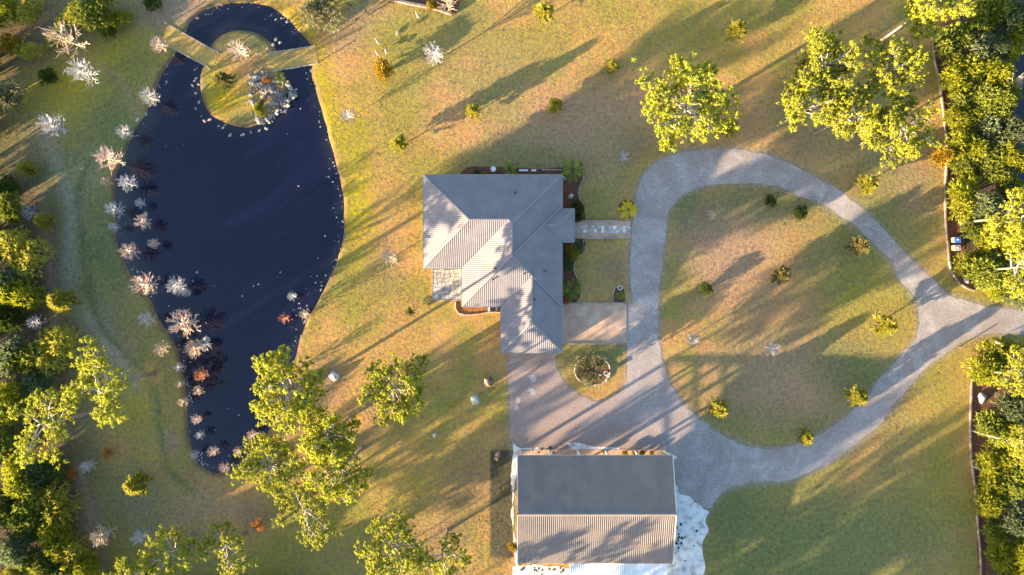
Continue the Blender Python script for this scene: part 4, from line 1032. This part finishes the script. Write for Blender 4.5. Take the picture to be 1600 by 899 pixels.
def bare(px, py, r_, kind, label, hs=1.15, var=None):
    return plant('bare_tree', random.choice(BARE['twig_'+kind]) if var is None else BARE['twig_'+kind][var], px, py, r_, r_*.13*1.9*hs, label, 'bare tree', 'leafless young trees', hs, names=('trunk','branches'))
for a in [
 (66,190,22,'white','white bare tree on the shaded grass at far upper left'),
 (112,105,24,'white','white bare tree right of the dark round bush at upper left'),
 (156,243,23,'pink','large pinkish bare tree on the northwest pond bank'),
 (225,147,16,'white','white bare tree where the northwest bank meets the water'),
 (240,65,15,'pink','pinkish bare tree at the west end of the left footbridge'),
 (187,204,14,'white','white bare tree on the bank below the round pale boulder'),
 (160,283,10,'tan','small tan bare sapling left of the grey water tree on the west bank'),
 (190,283,16,'grey','grey-white bare tree standing in the shallows under the large pinkish bank tree'),
 (171,325,14,'grey','grey bare tree at the waterline with a small black reflection, left of the triangular boulder'),
 (214,316,9,'grey','tiny grey bare sapling in the water just above the triangular boulder'),
 (215,346,14,'pink','pink bare tree in the water touching the triangular boulder'),
 (173,354,9,'grey','faint grey sapling at the waterline left of the pink boulder-side tree'),
 (235,380,10,'pink','small pink sapling furthest out in the water below the triangular boulder'),
 (193,392,16,'pink','pink bare tree at the west waterline beside two white stones'),
 (212,444,22,'pink','large pinkish bare tree at the west shore above the pale grey pair'),
 (266,447,18,'grey','grey bare tree in the water right of the large pinkish shore tree'),
 (286,457,9,'grey','small grey sapling attached to the right of the grey water tree'),
 (220,500,15,'white','white bare tree on grass left of the biggest pink tree'),
 (272,506,27,'pink','biggest pink bare tree on the west shore of the pond'),
 (296,546,17,'pink','left half of the dense bare clump standing in black reflections'),
 (312,540,12,'grey','right half of the dense bare clump, beside the square stone block'),
 (244,546,14,'tan','tan bare tree on the grass west of the dense water clump'),
 (275,575,9,'grey','small grey sapling on the bank below the dense water clump'),
 (277,601,8,'tan','small tan sapling on the bank, second below the dense clump'),
 (308,587,12,'rust','rust-red sapling in the water below the dense clump'),
 (305,612,10,'pink','salmon sapling in the water below the rust-red one'),
 (281,630,10,'tan','cream sapling on the bank left of the salmon one'),
 (303,657,9,'pink','lone salmon sapling in the narrow south arm of the pond'),
 (308,682,9,'white','white sapling in the water at the narrowing south end'),
 (300,713,9,'white','white sapling on the southwest tip of the shore'),
 (328,707,10,'pink','pink sapling in the water of the south tip'),
 (346,733,10,'pink','pink sapling on the southernmost shore of the pond'),
 (390,682,10,'pink','pink sapling beside the pine foliage on the southeast shore, upper one'),
 (368,708,9,'pink','pink sapling left of the southern tip pine, lower one'),
 (675,77,19,'white','bright white bare tree alone on the north lawn'),
 (540,177,10,'white','small bright white bare tree just east of the pond'),
 (364,72,19,'pink','orange-pink bare tree on the pond island'),
 (976,243,11,'grey','small grey bare sapling on the shaded lawn northeast of the house'),
 (1114,335,10,'tan','small cream sapling near the top of the loop island'),
 (1086,531,11,'white','small bright white sapling on the west side of the loop island'),
 (1212,546,14,'white','white bare sapling in the middle of the loop island'),
 (453,463,9,'grey','small grey sapling standing in the east side of the pond'),
 (440,498,10,'rust','rust-orange sapling standing in the east side of the pond'),
 (472,491,10,'tan','tan sapling at the east waterline beside the rust-orange one'),
 (413,606,11,'grey','lilac-grey sapling in the water left of the shore pine'),
 (45,505,14,'grey','whitish bare tree at the left woods edge beside the yellow conifers'),
 (32,330,14,'grey','grey bare tree at the left woods edge level with the triangular boulder'),
 (147,845,20,'tan','tan bare tree at the lower left woods edge'),
 (212,843,14,'grey','grey bare tree on the shaded grass above the bottom pines'),
 (130,732,12,'white','pale bare sapling beside the orange shrub at the lower left'),
 (605,400,17,'tan','wispy bare tree on the lawn west of the house'),
 (1592,125,20,'tan','bare tan branches at the right edge near the neighbouring pond'),
 (80,48,30,'tan','brown leafless tree in the upper left corner thicket'),
 (697,-4,16,'tan','leafless pale shrub in the raised bed at the top edge'),
]: bare(*a)

def young(px, py, r_, kind, label, hs=1.0, cat='young conifer'):
    return plant('young_conifer', random.choice(YOUNG[kind]), px, py, r_, r_*.12*hs, label, cat, 'young conifers', hs)
for a in [
 (851,18,22,'young','bright yellow-green young conifer at the top centre edge'),
 (1153,45,21,'young','yellow-green young conifer at the top, right of the driveway pine'),
 (957,104,16,'young','small yellow-green conifer on the north lawn at the shadow edge'),
 (868,164,17,'young','dull young conifer on the boundary of the house shadow, north lawn'),
 (739,173,17,'young','yellow-green young conifer in the sunny middle of the north lawn'),
 (623,224,19,'young','pale young conifer on the lawn northwest of the house'),
 (1140,198,21,'young','young conifer right beside the driveway pine'),
 (1358,288,22,'young','yellow young conifer outside the loop on its northeast side'),
 (40,265,18,'young','yellow young conifer on the upper left lawn by the woods'),
 (67,346,19,'young','sparse yellow conifer at the left, below the upper yellow one'),
 (95,470,28,'young','broad yellow young conifer beside the left woods'),
 (1342,620,21,'young','yellow-green conifer at the southeast edge of the loop island'),
 (1124,640,21,'young','yellow-green conifer at the southwest corner of the loop island'),
 (1260,684,17,'young','yellow-green conifer at the bottom edge of the loop island'),
 (1385,508,24,'young','bright spreading conifer at the east point of the loop island'),
 (1345,384,20,'dull','dull olive conifer on the northeast rim of the loop island'),
 (1222,430,20,'dull','dull olive conifer in the middle of the loop island'),
 (212,757,27,'young','pale young conifer southwest of the pond tip'),
 (1474,244,22,'gold_leaf','orange-yellow conifer leaning over the right bed edging'),
 (640,488,10,'dull','tiny dull conifer on the lawn west of the small mulch bed'),
 (348,125,20,'dull','dark olive conifer on the southwest part of the pond island'),
 (900,545,0.1,'dull',None),
]:
    if a[4]: young(*a)
def bush(px, py, r_, kind, label, cat='shrub', hs=1.0, group=None, zc=None, name=None):
    return plant(name or 'shrub', random.choice(BUSH[kind]), px, py, r_, r_*.08*hs if zc is None else zc, label, cat, group, hs, names=('stems','crown'))
for a in [
 (75,117,19,'dark_leaf','dark green round bush on the sunny upper left grass'),
 (1103,453,13,'dark_leaf','dark green bush in the left half of the loop island'),
 (1253,331,14,'dark_leaf','dark green bush at the top of the loop island, lower right of its pair'),
 (1204,316,12,'dark_leaf','dark green bush at the top of the loop island, left of its pair'),
 (240,5,18,'dark_leaf','green bush cut by the top edge above the left footbridge'),
 (600,108,19,'gold_leaf','golden bush on the lawn left of the bright white bare tree'),
 (500,24,34,'willow','large pale olive shrub at the top edge, east of the pond'),
 (924,579,28,'willow','large grey-green shrub filling the round bed south of the garage apron'),
 (12,148,32,'willow','pale grey-green willow-like tree at the left edge'),
 (150,20,36,'wood_leaf','bright green broad bush in the top left corner thicket'),
 (185,28,20,'shrub','small green bush right of the broad one in the top left thicket'),
 (18,68,22,'gold_leaf','golden shrub at the left edge of the top left thicket'),
 (112,22,24,'young','yellow-green shrub left of the broad bush in the top left thicket'),
 (168,48,17,'wood_leaf','small leafy bush below the broad one in the top left thicket'),
 (48,78,20,'young','olive shrub below the brown leafless tree in the top left thicket'),
 (42,12,28,'young','broad yellow-green shrub second from the top left corner'),
 (92,52,22,'shrub','leafy green shrub beside the brown leafless tree in the top left thicket'),
 (5,12,28,'shrub','green shrub in the very top left corner'),
 (165,707,11,'orange_leaf','orange shrub on the path edge at the lower left'),
 (115,741,11,'orange_leaf','orange shrub beside the pale sapling at the woods edge'),
 (27,400,42,'young','yellow-green broadleaf tree bulging from the left woods'),
 (82,535,40,'young','olive-yellow tree at the woods edge below the broad yellow conifer'),
 (98,790,38,'young','grey-limbed olive tree at the lower left woods edge'),
 (675,7,11,'gold_leaf','yellow plant in the raised bed at the top edge'),
 (745,270,6,'dark_leaf','dark clipped plant behind the house, left of the birdbath'),
 (756,271,5,'shrub','round green plant just left of the birdbath behind the house'),
 (903,325,13,'dark_leaf','dark green shrub in the bed just north of the entrance walk'),
 (902,340,10,'dark_leaf','dark shrub at the corner of the porch and the entrance walk'),
 (898,396,13,'shrub','round green shrub in the bed south of the entrance walk'),
 (904,383,11,'bluegreen','blue-green shrub at the porch south corner'),
 (887,412,12,'bluegreen','grey-green spiky shrub against the wall in the south bed'),
 (885,468,8,'orange_leaf','reddish shrub at the foot of the south bed by the garage apron'),
 (783,483,3.5,'gold_leaf','small yellow plant right of the air conditioning unit'),
 (805,853,0.5,'gold_leaf',None),
 (804,856,10,'gold_leaf','yellow bush at the west wall of the long shed'),
 (415,122,8,'orange_leaf','orange shrub at the top of the island rockery'),
 (405,172,10,'shrub','low green shrub inside the lower end of the island rockery'),
 (408,160,7,'dull','dull low plant inside the island rockery'),
 (405,820,11,'orange_leaf','brown withered shrub on bare soil among the bottom pines'),
 (1560,735,18,'orange_leaf','orange dying conifer lying among the lower right shrubs'),
]:
    if a[4]: bush(*a)
for i, x in enumerate((946, 976, 992, 1004, 1018)):
    bush(x, 708, [5,6,7,6,5][i], 'gold_leaf', 'low yellow weeds growing along the north side of the long shed', 'weeds', group='weeds by the long shed', name='weeds')
def palm(px, py, r_, kind, label):
    return plant('palm', random.choice(PALM[kind]), px, py, r_, r_*.05, label, 'palm', None, 1.0, names=('stem','fronds'))
for a in [
 (982,328,18,'palm_yellow','bright yellow low palm beside the driveway end of the entrance walk'),
 (895,265,23,'palm','large green palm at the northeast corner of the house'),
 (893,452,22,'palm','yellow-green palm at the bottom of the bed by the garage apron'),
 (969,462,9,'palm','small green palm beside the driveway at the corner of the garage apron'),
 (941,568,9,'palm','bright green palm in the upper right of the round bed'),
 (797,267,15,'palm','green palm behind the middle of the north house wall'),
 (438,122,11,'palm','green palm-like fern at the top of the island rockery'),
]: palm(*a)

# right-hand bed: rows of big shrubs, woodland behind
ordn = ['top','second','third','fourth','fifth','sixth','seventh','eighth','ninth','tenth','eleventh','twelfth','thirteenth','fourteenth','fifteenth','sixteenth','seventeenth','eighteenth','nineteenth','twentieth']
def row(items, look, where, group, cat, kinds, hs=1.0, name='woodland_tree'):
    items = sorted(items, key=lambda q: q[1])
    for i, (x, y, r_) in enumerate(items):
        k = kinds[i % len(kinds)]; lk = {'shrub':'yellow-green','wood_leaf':'green','bluegreen':'blue-green shaded','young':'pale yellow-green','dark_leaf':'dark green'}[k]
        bush(x, y, r_*1.17, k, f'{lk} {look}, {ordn[i]} from the top of {where}', cat, hs*random.uniform(.9,1.15), group, name=name)
row([(1487,62,30),(1500,108,30),(1508,148,26),(1507,182,24),(1513,222,27),(1507,258,24),(1508,308,29),(1527,352,25),(1519,407,22)], 'bushy shrub', 'the front row in the upper right bed', 'front row of the upper right bed', 'shrub', ['wood_leaf','shrub','wood_leaf','shrub','shrub'], 1.0, 'hedge_shrub')
row([(1552,578,34),(1550,662,28),(1556,712,27),(1556,783,30),(1557,828,24),(1575,872,30),(1572,940,30)], 'bushy shrub', 'the front row in the lower right bed', 'front row of the lower right bed', 'shrub', ['shrub','wood_leaf','shrub'], 1.0, 'hedge_shrub')
row([(1540,20,32),(1542,75,30),(1550,118,28),(1548,165,27),(1547,210,28),(1552,262,28),(1547,325,26),(1552,372,24),(1556,425,34),(1592,452,30)], 'tree', 'the second row in the upper right woods', 'second row of the upper right woods', 'tree', ['wood_leaf','bluegreen','shrub','wood_leaf','bluegreen'], 1.3)
row([(1590,30,30),(1572,60,26),(1575,150,26),(1580,200,26),(1583,245,24),(1578,290,24),(1573,330,22),(1585,385,26)], 'tree', 'the back row at the right edge', 'back row of the upper right woods', 'tree', ['bluegreen','shrub','wood_leaf'], 1.5)
row([(1590,560,26),(1592,640,28),(1590,690,28),(1590,750,28),(1598,810,30),(1606,870,30)], 'tree', 'the back row in the lower right bed', 'back row of the lower right bed', 'tree', ['wood_leaf','bluegreen','shrub'], 1.4)
bush(1570,455,26,'shrub','yellow-green shrub where the upper right bed meets the driveway exit','shrub')
# left woods
row([(15,330,26),(8,450,30),(30,455,28),(45,470,20),(12,500,28),(38,560,26),(55,600,28),(10,620,30),(12,300,20)], 'tree', 'the upper part of the left woods', 'upper left woods', 'tree', ['dark_leaf','wood_leaf','bluegreen','shrub','wood_leaf'], 1.3)
row([(20,560,28),(8,690,30),(25,740,30),(60,745,26),(85,735,22),(50,780,28),(15,800,30)], 'tree', 'the middle part of the left woods', 'middle left woods', 'tree', ['bluegreen','wood_leaf','dark_leaf','shrub'], 1.3)
row([(45,820,28),(80,838,26),(20,855,30),(105,855,24),(60,880,28),(130,880,24),(95,905,28),(25,905,28)], 'tree', 'the lower part of the left woods', 'lower left woods', 'tree', ['wood_leaf','shrub','bluegreen','young'], 1.3)
# woods that stand beyond the left and lower frame edge and shade the west lawn
k_ = 0
for y in range(-60, 1060, 46):
    for x in (-38, -82, -130):
        k_ += 1
        if 770 < y < 850 or 940 < y < 1000 or (k_ % 11 == 0): continue
        bush(x+random.uniform(-12,12), y+random.uniform(-14,14), random.uniform(26,34), ['wood_leaf','dark_leaf','bluegreen'][k_ % 3], 'dense woodland tree beyond the left frame edge shading the west lawn', 'tree', random.uniform(.9,1.2) if x == -38 else random.uniform(1.3,1.9), 'woods beyond the left edge', name='woodland_tree')
for x in range(-20, 450, 38):
    for y in (948, 1000):
        bush(x+random.uniform(-10,10), y+random.uniform(-8,8), random.uniform(28,36), random.choice(['wood_leaf','dark_leaf','bluegreen']), 'woodland tree beyond the lower frame edge shading the southwest lawn', 'tree', random.uniform(.95,1.2) if x < 300 else .75, 'woods beyond the lower edge', name='woodland_tree')

# ------------------------------------------------------------------ smaller things
def wheelie(px, py, lid, label):
    x, y = P(px, py, .8); t = tag(empty('wheelie_bin', x, y, 0, R(4)), label, 'bin')
    mb = MB(); V = [(-.42,-.36,.08),(.38,-.36,.08),(.38,.36,.08),(-.42,.36,.08),(-.52,-.44,1.1),(.5,-.44,1.1),(.5,.44,1.1),(-.52,.44,1.1)]
    mb.add(V, [(3,2,1,0),(4,5,6,7),(0,1,5,4),(1,2,6,5),(2,3,7,6),(3,0,4,7)]); mb.build('body', M['bin_sunlit'], t)
    mb = MB(); mb.add([(-.55,-.47,1.105),(.55,-.47,1.105),(.55,.47,1.105),(-.55,.47,1.105),(-.45,-.38,1.2),(.45,-.38,1.24),(.45,.38,1.24),(-.45,.38,1.2)], [(3,2,1,0),(4,5,6,7),(0,1,5,4),(1,2,6,5),(2,3,7,6),(3,0,4,7)])
    ld = mb.build('lid', M[lid], t)
    mb = MB(); mb.box(-.14,.14,-.1,.1,1.24,1.27); mb.build('badge', M['white_paint'], ld)
    for sy in (-.4,.4):
        mb = MB(); mb.tube([(.42,sy-.04,.13),(.42,sy+.04,.13)], .13, 12); mb.build('wheel', M['dark'], t)
    mb = MB(); mb.tube([(.58,-.3,1.08),(.58,.3,1.08)], .025, 6); mb.build('handle', M['dark'], t)
wheelie(1494,375,'bin_blue','blue-lidded bin in the upper right bed, the upper of the two')
wheelie(1494,387.5,'bin_grey','grey-lidded bin in the upper right bed, just below the blue-lidded one')
# air conditioning unit on its pad
x, y = P(770,483); t = tag(empty('air_conditioner', x, y), 'grey round-fan air conditioning unit on a white pad south of the house', 'air conditioner')
mb = MB(); mb.box(-.75,.75,-.55,.55,0,.1); mb.build('pad', M['white_paint'], t)
mb = MB(); mb.box(-.45,.45,-.42,.42,.1,.95); mb.build('casing', M['bin_grey'], t)
mb = MB(); mb.tube([(0,0,.95),(0,0,.99)], .36, 16); mb.build('fan_grille', M['dark'], t)
mb = MB(); mb.tube([(0,0,.99),(0,0,1.02)], .13, 10); mb.build('fan_hub', M['bin_grey'], t)
# birdbath behind the house
x, y = P(771,266); t = tag(empty('birdbath', x, y), 'white birdbath with a round bowl behind the north wall of the house', 'birdbath')
mb = MB(); mb.tube([(0,0,0),(0,0,.08),(0,0,.12),(0,0,.8)], [.28,.26,.12,.1], 10); mb.build('pedestal', M['white_paint'], t)
mb = MB(); mb.tube([(0,0,.78),(0,0,.84),(0,0,.95)], [.12,.34,.42], 16); mb.build('bowl', M['white_paint'], t)
for x_, l in ((818,'long white stone bench behind the north wall of the house'),(834,'short white stone bench right of the long one behind the house')):
    x, y = P(x_, 267); t = tag(empty('stone_bench', x, y), l, 'bench'); wv = .7 if x_ == 818 else .38
    mb = MB(); mb.box(-wv,wv,-.14,.14,.36,.44); mb.build('seat', M['white_paint'], t)
    for s in (-1,1):
        mb = MB(); mb.box(s*wv*.7-.07,s*wv*.7+.07,-.12,.12,0,.36); mb.build('leg', M['white_paint'], t)
# ornament in the round bed and pot on the corner bed
def urn(px, py, s, m, name, label, cat):
    x, y = P(px, py); t = tag(empty(name, x, y), label, cat)
    mb = MB(); mb.tube([(0,0,0),(0,0,.15*s),(0,0,.5*s),(0,0,.7*s),(0,0,.78*s)], [.22*s,.18*s,.38*s,.34*s,.40*s], 12); mb.build('pot', M[m], t)
    mb = MB(); mb.tube([(0,0,.74*s),(0,0,.79*s)], .30*s, 12); mb.build('soil', M['bark_dark'], t)
urn(946,583,.9,'white_paint','garden_urn','pale garden urn on the right side of the round bed','urn')
urn(968,450,.9,'white_paint','garden_urn','white garden urn above the small palm by the garage apron','urn')
for x, y in [(940,590),(947,594),(951,588),(938,586)]: stone('stone', x, y, .3, 'rock_white', zz=.1, label='small white stone in the right half of the round bed', cat='stone', group='stones in the round bed')
# fallen branches / logs
def log(px0, py0, px1, py1, r_, m, label, z=.15):
    a, b = np.array(P(px0, py0)), np.array(P(px1, py1)); mb = MB(); n = 5
    pts = [(*(a+(b-a)*t+rng.normal(size=2)*.06), z+.03*math.sin(t*5)) for t in np.linspace(0,1,n)]
    mb.tube(pts, [r_*(1-.45*t) for t in np.linspace(0,1,n)], 7); tag(mb.build('log', M[m]), label, 'log')
log(1556,534,1585,538,.22,'twig_white','white peeled log on the verge south of the driveway exit')
log(1515,727,1550,742,.18,'twig_white','white broken trunk lying over the lower bed edging beside the orange conifer', .35)
log(1480,123,1490,117,.12,'bark_pale','short log across the mulch in the upper right bed')
log(1575,462,1592,463,.12,'twig_tan','tan log on the grass below the upper right bed tip')
log(5,880,60,855,.16,'twig_grey','grey dead trunk leaning in the lower left woods', 2.5)
for q, (x, y) in enumerate([(1497,543)]):
    a = P(x, y); mb = MB(); mb.box(a[0]-.07,a[0]+.07,a[1]-.07,a[1]+.07,0,1.1); tag(mb.build('gate_post', M['bark_dark']), 'small dark post on the verge at the driveway fork', 'post')

# ------------------------------------------------------------------ birds on the north lawn
def bird_mesh(m, down):
    me = bpy.data.meshes.new('bird_body'); 
    pts = [((0,0,.62),.13,.15),((-.20,0,.60),.12,.12),((-.42,0,.54),.06,.05),((.18,0,.66),.09,.11)]
    nk = [((.30,0,.78),.045),((.38,0,.92),.035),((.44,0,.99),.045),((.58,0,.97),.012)] if not down else [((.30,0,.62),.045),((.42,0,.42),.035),((.48,0,.28),.042),((.56,0,.16),.012)]
    lg = [((-.02,.07,.42),.035),((-.06,.07,.22),.014),((-.02,.07,0),.016)]
    V = [p[0] for p in pts]+[p[0] for p in nk]; E = [(0,1),(1,2),(0,3),(3,4),(4,5),(5,6),(6,7)]
    rad = [(p[1],p[2]) for p in pts]+[(p[1],p[1]) for p in nk]
    for s in (1,-1):
        k = len(V); V += [(p[0][0]+(.06*s if i == 2 else 0), p[0][1]*s, p[0][2]) for i, p in enumerate(lg)]; E += [(0,k),(k,k+1),(k+1,k+2)]; rad += [(p[1],p[1]) for p in lg]
    me.from_pydata(V, E, []); me.materials.append(m)
    o = bpy.data.objects.new('tmp', me); col.objects.link(o)
    md = o.modifiers.new('skin', 'SKIN'); sv_ = me.skin_vertices[0].data
    for i, r_ in enumerate(rad): sv_[i].radius = r_
    sv_[0].use_root = True
    o.modifiers.new('sub', 'SUBSURF').levels = 1
    dg = bpy.context.evaluated_depsgraph_get(); me2 = bpy.data.meshes.new_from_object(o.evaluated_get(dg))
    bpy.data.objects.remove(o); me2.polygons.foreach_set('use_smooth', [True]*len(me2.polygons)); return me2
BM = {('bird',0): bird_mesh(M['bird'],False), ('bird',1): bird_mesh(M['bird'],True), ('bird_shaded',0): bird_mesh(M['bird_shaded'],False), ('bird_shaded',1): bird_mesh(M['bird_shaded'],True)}
for x, y, rot, m, dn, l in [(653,27,120,'bird',0,'pale long-legged bird nearest the raised bed on the north lawn'),(622,53,70,'bird',1,'pale long-legged bird in the middle of the north lawn flock'),(591,68,125,'bird',0,'pale long-legged bird at the left of the flock, upper one'),(604,82,100,'bird',1,'pale long-legged bird just above the golden bush'),(590,85,120,'bird',1,'pale long-legged bird at the left of the flock, lower one'),(573,20,110,'bird_shaded',0,'dark long-legged bird in tree shade near the top edge'),(558,34,30,'bird_shaded',1,'dark long-legged bird in tree shade, southmost of the dark ones'),(547,10,160,'bird_shaded',1,'dark long-legged bird right of the pale olive shrub at the top edge')]:
    o = link('long_legged_bird', BM[m, dn]); o.location = (*P(x, y), 0); o.rotation_euler = (0,0,R(rot)); o.scale = (1.15,)*3
    tag(o, l, 'bird', 'birds on the north lawn')
print('objects', len(bpy.data.objects), 'tris', sum(len(m.polygons) for m in bpy.data.meshes))
